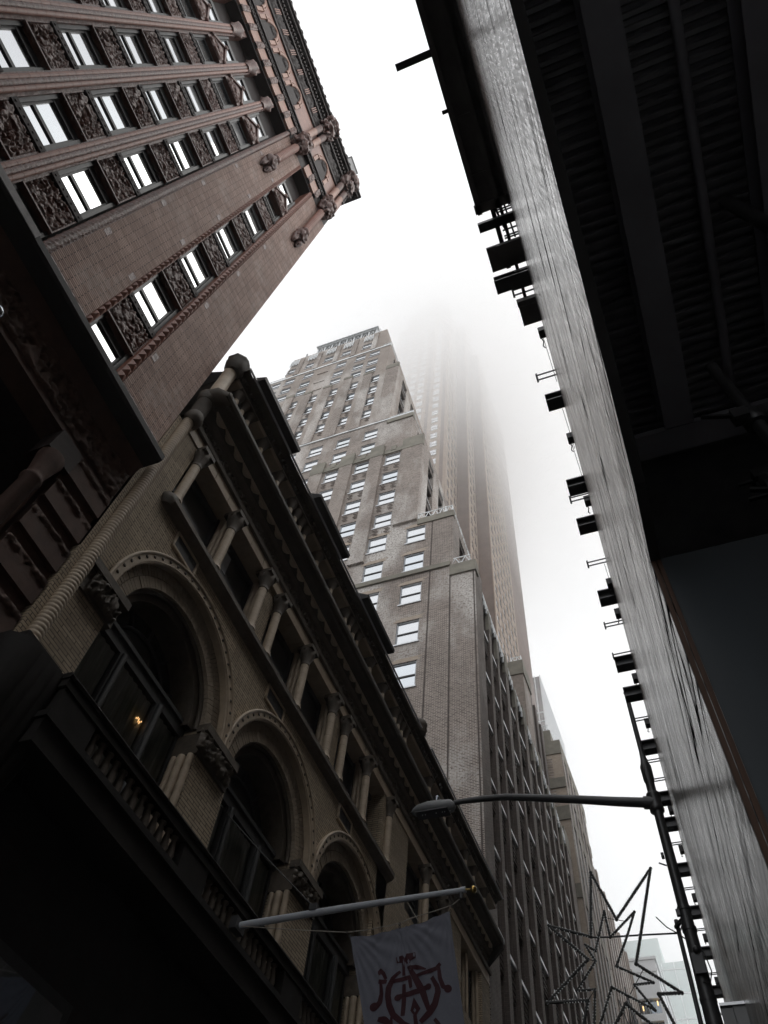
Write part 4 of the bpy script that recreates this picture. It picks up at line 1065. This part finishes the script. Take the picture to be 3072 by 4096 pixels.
# ------------------------------------------------------------------ sidewalk shed on the right
FX = .10
def shed():
    B = thing('sidewalk_shed', 'tall sidewalk shed faced with wet weathered plywood, steel beam ends sticking out along its top', 'shed', (1.5, 3, GZ))
    q = MB(); eg = MB()
    ys = [-5,-1.5,-.1,.25,.55,.75,.955]; zb = [1.30,1.33,1.46,1.36,1.26,1.22,1.255]
    for i in range(len(ys)-1):
        a, b, z0, z1 = ys[i], ys[i+1], zb[i], zb[i+1]
        q.quad((FX,a,z0),(FX,b,z1),(FX,b,6.85),(FX,a,6.85)); q.quad((FX+.02,a,z0),(FX+.02,b,z1),(FX+.02,b,6.85),(FX+.02,a,6.85)); eg.quad((FX+.0005,a,z0),(FX+.0005,b,z1),(FX+.02,b,z1),(FX+.02,a,z0))
    q.box(FX, FX+.02, .956, 34, GZ, 6.85)
    part('plywood_face', q, M['plywood'], B, (FX, 0, GZ)); part('bottom_edge', eg, M['steel'], B)  # plywood underside coloured black to stand for its shade
    q = MB()
    for k in range(2): q.box(FX+.001+k*.010, FX+.009+k*.010, .950, .956, GZ, 1.25)
    part('plywood_edge', q, M['ply_edge'], B, (FX, .95, GZ))
    q = MB(); q.box(FX+.02, 4.0, .957, .975, GZ, 1.26); q.box(1.1,1.104,.954,.957,GZ,1.26); q.box(.42,.423,.9545,.957,GZ,1.26); part('blue_end_panel', q, M['navy_ply'], B)
    # corrugated deck and the beams carrying it
    q = MB(); y = -3.6; p = .088; pr = []
    while y < 3.45:
        pr += [(y, 6.55), (y+p*.38, 6.55), (y+p*.5, 6.60), (y+p*.88, 6.60)]; y += p
    for i in range(len(pr)-1): q.quad((.25,pr[i][0],pr[i][1]),(4,pr[i][0],pr[i][1]),(4,pr[i+1][0],pr[i+1][1]),(.25,pr[i+1][0],pr[i+1][1]))
    q.quad((.25,3.45,6.6),(4,3.45,6.6),(4,34,6.6),(.25,34,6.6)); q.box(.12,4,-5,34,6.62,6.64)
    part('corrugated_deck', q, M['deck'], B)
    q = MB()
    for x0, x1, zb_, y1 in ((.87,1.12,6.22,3.35),(1.86,2.2,6.2,3.35),(2.95,3.2,6.22,3.35)):
        xc = (x0+x1)/2; q.box(x0,x1,-3.6,y1,zb_,zb_+.02); q.box(xc-.012,xc+.012,-3.6,y1,zb_+.02,6.5); q.box(x0,x1,-3.6,y1,6.5,6.52)
    q.box(.14,4,3.36,3.6,6.22,6.24); q.box(.14,4,3.47,3.49,6.24,6.5); q.box(.125,.14,-5,34,6.30,6.52)
    part('deck_beam', q, M['beam_paint'], B)
    q = MB(); q.tube([(1.5,-3.6,6.42),(1.5,3.3,6.42)], .04, 8); q.tube([(2.7,-3.6,6.4),(2.7,3.3,6.4)], .03, 8); part('conduit', q, M['beam_paint'], B)
    q = MB(); a = Vector((.52,1.25,2.2)); b = Vector((1.4,3.4,6.3))
    q.tube([(.62,1.3,1.5),(1.25,3.2,4.9)], .045, 10); q.tube([(.9,1.3,1.35),(2.0,3.3,5.0)], .045, 10); q.tube([(1.6,1.6,GZ),(1.6,1.6,6.2)], .05, 10); q.tube([(1.6,5,GZ),(1.6,5,6.2)], .05, 10)
    q.tube([(.62,1.35,1.0),(.62,1.35,2.9)], .022, 10); q.tube([(.2,1.3,1.62),(2.2,1.3,1.62)], .022, 8); q.tube([(.66,1.1,1.9),(.66,3.2,1.9)], .022, 8)
    part('pipe_brace', q, M['steel_grey'], B)
    q = MB()
    for t in (.25, .6, .9): c = Vector((.62,1.3,1.5)).lerp(Vector((1.25,3.2,4.9)), t); q.box(c.x-.07,c.x+.07,c.y-.06,c.y+.06,c.z-.05,c.z+.05); q.bar(c, c+Vector((-.16,.02,.02)), .018); q.lump(c.x-.05,c.y,c.z-.08,.03,.03,.05,0,1,0,8,5)
    for z in (1.62,1.9,2.4): q.lathe([(z-.04,.036),(z-.03,.042),(z+.03,.042),(z+.04,.036)], .62, 1.35, 10); q.box(.55,.60,1.30,1.34,z-.03,z+.03); q.bar((.58,1.32,z),(.46,1.30,z+.03),.012)
    part('pipe_coupler', q, M['steel_grey'], B)
    # beam ends
    proto = {}
    def ibeam(y, tip, h=.15, w=.125, z=6.86):
        key = ('i', round(tip,3))
        if key in proto: return inst(proto[key], B, (FX, y, z))
        q = MB(); q.box(tip,1.2,y-w/2,y+w/2,z,z+.016); q.box(tip,1.2,y-.009,y+.009,z+.016,z+h-.016); q.box(tip,1.2,y-w/2,y+w/2,z+h-.016,z+h)
        proto[key] = part('beam_end', q, M['steel_grey'], B, (FX, y, z)); return proto[key]
    for y, tip in ((1.84,-.212),(3.1,-.055),(4.1,-.08),(4.6,-.088),(5.62,-.08),(6.66,-.104),(7.18,-.1),(8.17,-.08),(9.22,-.06),(9.78,-.05),(10.85,-.05),(11.95,-.05),(13.1,-.05),(14.3,-.05),(15.6,-.05),(17,-.05),(18.6,-.05)): ibeam(y, tip)
    q = MB(); q.box(-.21,1.0,1.27,1.345,6.87,6.95); q.box(-.485,.9,-.105,-.05,7.0,7.08); q.box(-.235,.2,.34,.37,6.98,7.02); part('timber_outrigger', q, M['steel'], B)
    src = None
    for y, tip in ((1.95,-.074),(2.81,-.075),(4.235,-.085),(5.1,-.094),(6.01,-.096),(6.50,-.1),(7.62,-.07),(8.42,-.05),(8.8,-.05),(10.2,-.04),(11.3,-.04),(12.4,-.04),(13.7,-.04),(15,-.04)):
        if src is None:
            q = MB()
            for d in (-.024,.024): q.tube([(tip,y+d,6.92),(.3,y+d,6.92)], .008, 6)
            q.box(tip-.012,tip+.006,y-.04,y+.04,6.90,6.94); src = part('rod_bracket', q, M['steel_grey'], B, (tip, y, 6.92))
        else: inst(src, B, (tip, y, 6.92))
    src = None
    for y in (2.4,3.55,4.32,5.45,5.9,6.95,7.75,9.5,10.4,11.6,12.7,14):
        if src is None:
            q = MB(); q.box(.045,.4,y-.04,y+.04,6.9,7.0); q.tube([(.06,y+.05,6.93),(.07,y+.09,6.95),(.055,y+.12,6.92),(.07,y+.15,6.94)], .006, 5); src = part('beam_clamp', q, M['steel'], B, (.05, y, 6.9))
        else: inst(src, B, (.05, y, 6.9))
    q = MB()
    for y in (2.45,3.2,3.6,5.15): q.tube([(.075,y,6.93),(.09,y+.45,6.90)], .003, 5)
    part('tie_wire', q, M['wire'], B)
    # plank platforms hung on the beams
    q = MB()
    for k in range(11): y = -3.05+k*.385; q.box(-.19,.25,y,y+.385,6.95,6.99+.004*(k%2))
    for x in (-.185,-.02,.08): q.box(x,x+.04,-3,1.2,6.87,6.949)
    for k in range(9): y = -2.8+k*.46; q.box(-.144,-.021,y,y+.05,6.90,6.949); q.box(.021,.079,y,y+.05,6.90,6.949)
    q.box(-.2,.25,1.12,1.19,6.87,6.95); q.box(-.2,.12,1.5,1.715,6.92,6.97); q.box(-.11,.12,1.49,1.62,6.84,6.92); q.box(-.064,.12,2.08,2.26,6.86,6.93); q.box(-.07,.12,2.04,2.09,6.9,7.0)
    part('plank_platform', q, M['platform'], B)
    q = MB(); q.box(-.075,-.035,1.15,1.74,6.98,7.02); q.box(.0,.03,1.15,2.15,7.02,7.06); q.tube([(-.03,1.2,6.98),(-.01,1.35,7.0),(.02,1.45,6.96),(.0,1.62,7.0)], .01, 6); q.tube([(.05,1.2,6.99),(.07,1.5,7.0)], .008, 6)
    for y in (1.22,1.24,1.40,1.45,1.47,1.78,1.82): q.box(-.02,.12,y,y+.012,6.96,6.98)
    part('support_channel', q, M['steel'], B)
shed()
W_ = thing('opposite_building', 'unseen plain brick building behind the sidewalk shed, raised to shade the street', 'building', (10, 20, GZ))
q = MB()
for y0, y1, zt in ((-30, 20, 30), (20, 75, 52)):  # out of view; heights raised to cut sky light on the facing fronts
    q.wall('x', 4.02, y0, y1, GZ, zt, [(y, y+1.4, z, z+2.1) for y in range(y0+2, y1-2, 5) for z in range(8, zt-3, 4)], .3, -1)
    q.quad((4.35,y0,GZ),(4.35,y1,GZ),(4.35,y1,zt),(4.35,y0,zt)); q.quad((4.02,y0,zt),(4.02,y1,zt),(20,y1,zt),(20,y0,zt)); q.quad((4.02,y1,GZ),(20,y1,GZ),(20,y1,zt),(4.02,y1,zt)); q.quad((4.02,y0,GZ),(20,y0,GZ),(20,y0,zt),(4.02,y0,zt))
part('wall', q, M['opp'], W_)

U_ = thing('utility_box', 'grey metal box with a centre seam fixed low on the plywood near the lamp pole', 'utility box', (.1, 3.6, 1.2))
q = MB(); q.box(.004,.049,3.46,3.8,.75,1.615); q.box(.051,.0975,3.46,3.8,.75,1.62); part('door', q, M['lamp_grey'], U_)
q = MB(); q.box(.002,.0985,3.45,3.81,1.621,1.632); part('lid', q, M['sill'], U_)
# ------------------------------------------------------------------ street lamp
def lamp():
    B = thing('street_lamp', 'dark steel street lamp with a long curved arm and flat lamp head over the street', 'street lamp', (-.078, 7.6, GZ))
    q = MB(); q.lathe([(GZ,.16),(-1.2,.15),(-1.1,.105),(3.5,.072),(3.75,.066),(4.6,.054),(5.6,.05)], -.075, 7.6, 16)
    part('pole', q, M['pole'], B)
    q = MB(); q.lathe([(5.6,.056),(5.62,.062),(5.75,.062),(5.78,.05),(5.95,.05),(5.98,.06),(6.18,.064),(6.22,.05),(6.3,.036),(6.4,.03),(7.34,.027),(7.38,.034),(7.40,.01)], -.082, 7.6, 14); part('upper_tube', q, M['pole'], B)
    q = MB(); q.tube([(-.09,7.6,5.68),(-.49,7.6,5.775),(-.9,7.6,5.88),(-1.4,7.6,6.0),(-1.77,7.6,6.085),(-2.06,7.6,6.115),(-2.30,7.6,6.125),(-2.47,7.6,6.12)], .03, 10, rs=[.06,.055,.05,.045,.042,.039,.034,.03]); part('arm', q, M['pole'], B)
    q = MB(); q.lathe([(5.56,.06),(5.57,.078),(5.60,.078),(5.62,.07),(5.74,.07),(5.76,.078),(5.79,.078),(5.80,.06)], -.08, 7.6, 16); q.tube([(-.08,7.6,5.68),(-.2,7.6,5.705)], .072, 12); part('arm_joint', q, M['pole'], B)
    # head: flattened teardrop
    sec = [(-2.42,.03,.035),(-2.46,.075,.075),(-2.6,.10,.085),(-2.75,.115,.08),(-2.88,.105,.062),(-2.96,.06,.038),(-2.99,.02,.015)]
    q = MB(); vs = []; fs = []; n = 14
    for x, w, h in sec:
        zc = 6.085-.02*abs(x+2.7)
        for k in range(n):
            t = 2*PI*k/n; c, s_ = math.cos(t), math.sin(t)
            vs.append((x, 7.6+w*math.copysign(abs(c)**.7, c), zc+h*(math.copysign(abs(s_)**.8, s_) if s_ > 0 else s_*.75)))
    for j in range(len(sec)-1):
        for k in range(n): fs.append((j*n+k, j*n+(k+1)%n, (j+1)*n+(k+1)%n, (j+1)*n+k))
    q.add(vs, fs, True); q.add(vs[:n], [tuple(range(n))]); hd = part('lamp_head', q, M['lamp_grey'], B, (-2.7,7.6,6.08))
    q = MB(); q.box(-2.92,-2.5,7.52,7.68,6.015,6.03); part('lens', q, M['steel_grey'], hd)
    q = MB(); q.lathe([(6.15,.035),(6.16,.04),(6.25,.04),(6.26,.03)], -2.66, 7.6, 12); part('photocell', q, M['glass_dark'], hd)
    dr = MB()
    for x in (-2.48,-2.55,-2.58,-2.66,-2.8,-2.84): dr.lump(x, 7.58, 6.005, .006, .006, .01, 0, 1, 0, 6, 4)
    part('water_drop', dr, M['bulb'], hd)
    q = MB()
    for z, r in ((4.45,.066),(4.25,.068),(3.62,.074),(3.4,.078)): q.lathe([(z-.02,r),(z+.02,r)], -.075, 7.6, 14)
    q.box(-.12,-.02,7.49,7.53,3.80,3.98); q.lump(-.06,7.48,4.0,.035,.03,.035,0,1,0,12,8); q.box(-.155,-.12,7.52,7.56,4.36,4.42); q.bar((-.13,7.56,4.9),(-.2,7.56,4.94),.012); q.box(-.16,-.13,7.54,7.6,5.0,5.04)
    part('pole_strap', q, M['steel_grey'], B)
    q = MB(); q.tube([(-.353,7.62,4.42),(-.276,7.6,4.30),(-.192,7.58,4.22),(-.123,7.56,4.14),(-.054,7.55,4.08),(.0,7.56,4.0),(.02,7.58,3.85),(-.02,7.53,3.72),(-.08,7.52,3.74)], .006, 5); part('loose_cable', q, M['wire'], B)
lamp()

# ------------------------------------------------------------------ star decoration
def star():
    B = thing('star_decoration', 'double outlined star of unlit rope lights on a bracket from the lamp pole', 'star light', (-.9, 8.0, 4.3))
    OUT = [(-.312,5.177),(-.773,4.667),(-.958,5.225),(-1.063,4.519),(-1.491,4.687),(-1.126,4.296),(-1.584,3.925),(-1.184,3.911),(-1.516,2.932),(-.832,3.848),(-.35,3.384),(-.509,3.907),(-.297,3.898),(-.663,4.202),(-.561,4.478)]
    INN = [(-.883,4.769),(-.87,4.49),(-.576,4.723),(-.693,4.488),(-.857,4.2),(-.535,4.015),(-.718,4.011),(-.572,3.77),(-.936,4.01),(-1.184,3.528),(-1.101,4.004),(-1.278,4.01),(-1.053,4.271),(-1.134,4.443),(-1.037,4.373)]
    bl = MB()
    for name, P, r in (('outer_outline', OUT, .0155), ('inner_outline', INN, .0125)):
        q = MB(); n = len(P); o = None
        for i in range(n):
            a = Vector((P[i][0],8,P[i][1])); b = Vector((P[(i+1)%n][0],8,P[(i+1)%n][1])); L = (b-a).length; m = max(2, int(L/.012))
            q.tube([a.lerp(b,k/m) for k in range(m+1)], r, 7, rs=[r*(1+.18*math.sin(k*2.4+i)) for k in range(m+1)])
            q.lump(a.x,8,a.z,r*1.25,r*1.25,r*1.25,0,1,0,8,6)
            u = (b-a).normalized(); pn = Vector((-u.z,0,u.x))
            k = 0.0
            while k < L:
                for s_ in (-1,1):
                    if random.random() < .7:
                        c = a+u*k+pn*s_*r*.95+Vector((0,-r*.5,0)); bl.box(c.x-.0045,c.x+.0045,c.y-.003,c.y+.003,c.z-.0045,c.z+.0045)
                k += .028
        part(name, q, M['garland'], B)
    part('light_string', bl, M['bulb'], B, kind='stuff')
    q = MB(); q.tube([(-.13,7.85,4.45),(-.182,8,4.453),(-.561,8,4.478),(-.869,8,4.494),(-1.064,8,4.513)], .009, 6); q.tube([(-.181,7.85,4.5),(-.186,7.85,3.9),(-.205,7.85,2.6)], .021, 8); q.bar((-.2,7.8,4.4),(-.1,7.65,4.4),.03); q.bar((-.2,7.8,3.0),(-.1,7.65,3.0),.03); part('bracket', q, M['pole'], B)
    q = MB()
    for a, b in (((-.608,4.141),(-.83,3.859)),((-.865,4.691),(-.694,4.639)),((-1.126,4.296),(-1.053,4.271)),((-1.101,4.004),(-1.184,3.911))): q.tube([(a[0],8,a[1]),(b[0],8,b[1])], .004, 5)
    part('tie_wire', q, M['wire'], B)
star()

# ------------------------------------------------------------------ flagpole and banner
def flag():
    B = thing('flagpole', 'pale flagpole with a gilt ball leaning out from the clubhouse balcony', 'flagpole', (-6.9, 10.02, 6.45))
    q = MB(); q.tube([(-6.74,10.04,6.475),(-6.5,10.03,6.48),(-5.0,10.0,6.505),(-3.06,10.0,6.535)], .055, 14, rs=[.056,.055,.05,.036]); q.tube([(-3.1,10,6.534),(-3.02,10,6.536)], .043, 14); part('pole', q, M['white_pole'], B)
    q = MB(); q.tube([(-3.03,10,6.535),(-2.95,10,6.528)], .012, 8); q.lump(-2.905,10,6.522,.05,.05,.05,0,1,0,16,12); part('gilt_ball', q, M['brass'], B)
    q = MB(); q.tube([(-5.46,10.02,6.58),(-6.7,10.0,7.75),(-7.85,10.0,8.9)], .01, 6); q.tube([(-5.46,10.02,6.56),(-6.5,10.6,6.9),(-7.6,11.2,7.3)], .008, 6); part('guy_rod', q, M['wire'], B)
    q = MB(); q.box(-5.52,-5.40,9.94,10.06,6.52,6.62); q.lathe([(6.40,.03),(6.49,.035)], -3.09, 10, 8); q.box(-6.86,-6.74,9.9,10.18,6.38,6.57); part('clamp', q, M['steel_grey'], B)
    F = thing('club_banner', 'white cloth banner with a maroon letter monogram hanging from the flagpole', 'banner', (-4.0, 10.0, 6.0))
    TOP = [(-4.79,6.056),(-4.419,6.052),(-4.016,6.099),(-3.59,6.137),(-3.258,6.221)]
    def top(u):
        k = min(3.999, u*4); i = int(k); f = k-i; f = f*f*(3-2*f)*.5+f*.5
        return Vector((TOP[i][0]+(TOP[i+1][0]-TOP[i][0])*f, 0, TOP[i][1]+(TOP[i+1][1]-TOP[i][1])*f))
    H = 2.5
    def surf(u, v):          # v downwards 0..1
        t = top(u); bx = -4.079 + u*1.17; bz = 6.056-H
        x = t.x+(bx-t.x)*v; z = t.z+(bz-t.z)*v
        d = .0
        for pu in (0, .5, 1):      # folds radiating from the three hooks
            ang = math.atan2(u-pu, v+.05); d += .012*math.sin(ang*26)*math.exp(-((u-pu)**2+v*v*3.5)*3.2)
        d += .03*math.sin(u*5+v*3)+.018*math.sin(u*14+.6)*v+.05*v
        return Vector((x, 10-.0+d, z))
    def uvof(x, z):
        u = (x+4.79)/1.53; v = .4
        for _ in range(6):
            t = top(min(1,max(0,u))); v = min(1, max(0, (t.z-z)/(t.z-(6.056-H)))); a = surf(0, v).x; b = surf(1, v).x; u = min(1, max(0, (x-a)/(b-a)))
        return u, v
    q = MB(); nu, nv = 60, 80; vs = [surf(i/nu, j/nv) for j in range(nv+1) for i in range(nu+1)]
    q.add(vs, [(j*(nu+1)+i, j*(nu+1)+i+1, (j+1)*(nu+1)+i+1, (j+1)*(nu+1)+i) for j in range(nv) for i in range(nu)], True); part('cloth', q, M['cloth'], F)
    e = MB()
    def lay(pts, off=.006):
        out = []
        for x, z in pts: p = surf(*uvof(x, z)); out.append((p.x, p.y-off, p.z))
        return out
    def poly(pts): P = lay(pts); e.add(P, [tuple(range(len(P)))])
    def ribbon(pts, w):
        P = []
        for i in range(len(pts)-1):
            n = 5
            for k in range(n): P.append((pts[i][0]+(pts[i+1][0]-pts[i][0])*k/n, pts[i][1]+(pts[i+1][1]-pts[i][1])*k/n))
        P.append(pts[-1]); L = []; R = []; n = len(P)
        for i, p in enumerate(P):
            a = P[max(0,i-1)]; b = P[min(n-1,i+1)]; dx, dz = b[0]-a[0], b[1]-a[1]; l = math.hypot(dx,dz) or 1; ww = w[0]+(w[1]-w[0])*(math.sin(PI*i/(n-1)) if len(w) < 3 else i/(n-1))
            L.append((p[0]-dz/l*ww/2, p[1]+dx/l*ww/2)); R.append((p[0]+dz/l*ww/2, p[1]-dx/l*ww/2))
        A = lay(L); C = lay(R); e.add(A+C, [(i,i+1,n+i+1,n+i) for i in range(n-1)])
    def disc(c, r): poly([(c[0]+r*math.cos(2*PI*k/16), c[1]+r*math.sin(2*PI*k/16)) for k in range(16)])
    for pp in ([(-4.069,5.688),(-3.969,5.698),(-3.973,5.604),(-4.05,5.606)],[(-3.969,5.698),(-3.92,5.666),(-3.914,5.61),(-3.973,5.604)],[(-3.92,5.666),(-3.889,5.712),(-3.881,5.576),(-3.914,5.61)],
               [(-3.889,5.712),(-3.778,5.714),(-3.825,5.607),(-3.881,5.6)],[(-3.778,5.714),(-3.76,5.63),(-3.825,5.607)],[(-3.881,5.6),(-3.825,5.607),(-3.824,5.576),(-3.881,5.576)],[(-3.973,5.606),(-3.914,5.618),(-3.904,5.423),(-3.957,5.428)]): poly(pp)
    ribbon([(-4.149,5.377),(-4.299,5.397)], (.05,.06)); ribbon([(-4.26,5.38),(-4.245,5.32),(-4.234,5.233),(-4.254,5.133),(-4.308,5.081),(-4.34,5.073)], (.05,.08)); disc((-4.334,5.085), .055)
    ribbon([(-4.274,5.478),(-4.291,5.516),(-4.259,5.537),(-4.208,5.495),(-4.161,5.413)], (.04,.06))
    ribbon([(-3.988,5.491),(-4.075,5.416),(-4.118,5.292),(-4.12,5.189),(-4.094,5.074),(-4.026,4.946),(-3.892,4.828),(-3.80,4.79)], (.04,.085))
    ribbon([(-3.544,5.352),(-3.451,5.229),(-3.433,5.16),(-3.477,5.02),(-3.548,4.917),(-3.65,4.819)], (.06,.10))
    ribbon([(-3.871,5.525),(-3.765,5.516),(-3.632,5.464)], (.02,.055)); ribbon([(-3.845,5.536),(-3.73,5.336),(-3.646,5.179),(-3.562,4.956)], (.05,.075))
    ribbon([(-3.921,5.314),(-3.908,5.113),(-3.908,4.92)], (.05,.06)); ribbon([(-4.004,5.161),(-3.685,5.2),(-3.578,5.235)], (.06,.07)); disc((-3.99,5.15), .04); disc((-3.585,5.235), .04)
    ribbon([(-4.098,5.366),(-3.83,5.392),(-3.801,5.256)], (.045,.06)); ribbon([(-3.74,5.401),(-3.457,5.455),(-3.4,5.514)], (.04,.06)); ribbon([(-3.426,5.493),(-3.403,5.327),(-3.357,5.22),(-3.294,5.191)], (.04,.06)); disc((-3.294,5.191), .05)
    for pp in ([(-3.752,5.133),(-3.657,4.981),(-3.71,4.974),(-3.735,5.0)],[(-3.657,4.981),(-3.718,4.888),(-3.726,4.943),(-3.71,4.974)],[(-3.718,4.888),(-3.803,4.971),(-3.75,4.971),(-3.726,4.943)],[(-3.803,4.971),(-3.752,5.133),(-3.735,5.0),(-3.75,4.971)]): poly(pp)
    ribbon([(-3.728,4.916),(-3.704,4.791),(-3.697,4.6)], (.05,.06)); ribbon([(-4.267,4.928),(-4.149,4.897),(-4.042,4.829)], (.05,.09)); ribbon([(-3.484,4.837),(-3.397,4.746),(-3.36,4.62)], (.04,.06)); ribbon([(-4.05,4.927),(-4.038,4.775),(-4.02,4.6)], (.03,.05))
    part('monogram', e, M['maroon'], F)
    q = MB(); q.tube([(-6.7,10,6.44),(-5.618,10,6.249),(-4.864,10,6.125),(-4.5,9.99,6.115),(-4.02,10,6.157),(-3.897,10,6.201),(-3.773,10,6.226),(-3.5,10,6.27),(-3.218,10,6.33),(-3.09,10,6.42)], .007, 6); q.tube([(-3.926,10,6.47),(-3.728,10,6.141)], .006, 6); part('halyard', q, M['rope'], F)
    q = MB()
    for a, b in (((-4.864,6.125),(-4.785,6.05)),((-4.02,6.157),(-4.016,6.09)),((-3.218,6.33),(-3.26,6.215))):
        m_ = ((a[0]+b[0])/2,(a[1]+b[1])/2)
        for k in range(2): q.tube([(m_[0]+.012*math.cos(t*PI/4)+(k-.5)*(b[0]-a[0])*.6, 9.995, m_[1]+.022*math.sin(t*PI/4)+(k-.5)*(b[1]-a[1])*.6) for t in range(8)], .005, 5, True)
    part('snap_hook', q, M['steel'], F)
flag()

# ------------------------------------------------------------------ ground
def struct(name, mb, mat): o = part(name, mb, mat); o['kind'] = 'structure'; return o
q = MB(); q.quad((-700,-700,GZ-.16),(700,-700,GZ-.16),(700,700,GZ-.16),(-700,700,GZ-.16)); struct('ground', q, M['pave'])
q = MB(); q.box(-5.4,-.5,-40,150,GZ-.159,GZ-.14); struct('road', q, M['asphalt'])
q = MB(); q.box(-7.5,-5.4,-40,150,GZ-.156,GZ-.002); struct('pavement', q, M['pave'])
q = MB(); q.box(-.5,4.02,-40,150,GZ-.156,GZ-.002); struct('pavement', q, M['pave_bounce'])

# ------------------------------------------------------------------ air
def air(name, box, dens, c=(1,.999,.998)):
    m = bpy.data.materials.new(name); m.use_nodes = True; nt = m.node_tree; nt.nodes.clear()
    out = nt.nodes.new('ShaderNodeOutputMaterial'); v = nt.nodes.new('ShaderNodeVolumePrincipled')
    v.inputs['Density'].default_value = dens; v.inputs['Color'].default_value = (*c, 1); v.inputs['Anisotropy'].default_value = .6
    nt.links.new(v.outputs[0], out.inputs['Volume'])
    q = MB(); q.box(*box); o = part('haze', q, m); o['kind'] = 'stuff'; return o
air('thin_street_haze', (-62,48,-45,180,GZ-1.2,262), .0004)
air('mist_down_the_street', (-60,20,88.5,178,GZ-1.1,95.9), .016)
air('cloud_base', (-58,30,24,160,98,124), .0065)
air('low_cloud', (-58,30,24,160,124.1,148), .022)
air('thick_cloud', (-58,30,24,160,148.1,228), .034)

# ------------------------------------------------------------------ sky, sun, camera
w = bpy.data.worlds.new('World'); sc.world = w; w.use_nodes = True; nt = w.node_tree; nt.nodes.clear()
sky = nt.nodes.new('ShaderNodeTexSky'); sky.sky_type = 'NISHITA'; sky.sun_disc = False
EL, AZ = math.radians(62), math.radians(65)
sky.sun_elevation = EL; sky.sun_rotation = AZ; sky.air_density = 1.0; sky.dust_density = 8.0; sky.ozone_density = 1.0
mx = nt.nodes.new('ShaderNodeMix'); mx.data_type = 'RGBA'; mx.inputs[0].default_value = .97
nt.links.new(sky.outputs[0], mx.inputs[6]); mx.inputs[7].default_value = (8.5, 8.6, 8.72, 1)   # an even overcast veil over the clear-sky model
tc = nt.nodes.new('ShaderNodeTexCoord'); cn_ = nt.nodes.new('ShaderNodeTexNoise'); cn_.inputs['Scale'].default_value = 1.6; cn_.inputs['Detail'].default_value = 4
nt.links.new(tc.outputs['Generated'], cn_.inputs['Vector'])
cr_ = nt.nodes.new('ShaderNodeMapRange'); cr_.inputs[1].default_value = .3; cr_.inputs[2].default_value = .7; cr_.inputs[3].default_value = .95; cr_.inputs[4].default_value = 1.06
nt.links.new(cn_.outputs[0], cr_.inputs[0])
mu = nt.nodes.new('ShaderNodeVectorMath'); mu.operation = 'SCALE'; nt.links.new(mx.outputs[2], mu.inputs[0]); nt.links.new(cr_.outputs[0], mu.inputs['Scale'])   # soft cloud mottling
bg = nt.nodes.new('ShaderNodeBackground'); bg.inputs[1].default_value = .12
wo = nt.nodes.new('ShaderNodeOutputWorld'); nt.links.new(mu.outputs[0], bg.inputs[0]); nt.links.new(bg.outputs[0], wo.inputs[0])
sd = bpy.data.lights.new('sun', 'SUN'); sd.energy = .5; sd.angle = math.radians(30); sd.color = (1,.97,.92)
so = bpy.data.objects.new('sun', sd); COL.objects.link(so)
so.rotation_euler = Vector((math.sin(AZ)*math.cos(EL), math.cos(AZ)*math.cos(EL), math.sin(EL))).to_track_quat('Z','Y').to_euler()

R = [(.93392535,.34786031,.08232038),(-.25748634,.81437148,-.52009602),(-.24796014,.46453448,.85013145)]
cd = bpy.data.cameras.new('camera'); cam = bpy.data.objects.new('camera', cd); COL.objects.link(cam)
cd.sensor_fit = 'VERTICAL'; cd.sensor_height = 36; cd.sensor_width = 27; cd.lens = 26.317; cd.clip_start = .02; cd.clip_end = 3000
r, u, b = Vector(R[0]), -Vector(R[1]), -Vector(R[2])
cam.matrix_world = Matrix(((r.x,u.x,b.x,0),(r.y,u.y,b.y,0),(r.z,u.z,b.z,0),(0,0,0,1)))
sc.camera = cam
sc.render.engine = 'CYCLES'
sc.cycles.use_denoising = True
try: sc.cycles.denoiser = 'OPENIMAGEDENOISE'
except Exception: pass
sc.cycles.max_bounces = 12; sc.cycles.diffuse_bounces = 4; sc.cycles.glossy_bounces = 4; sc.cycles.volume_bounces = 10; sc.cycles.transparent_max_bounces = 12
sc.cycles.sample_clamp_indirect = 4
sc.view_settings.view_transform = 'Standard'; sc.view_settings.look = 'None'; sc.view_settings.exposure = .35; sc.view_settings.gamma = 1
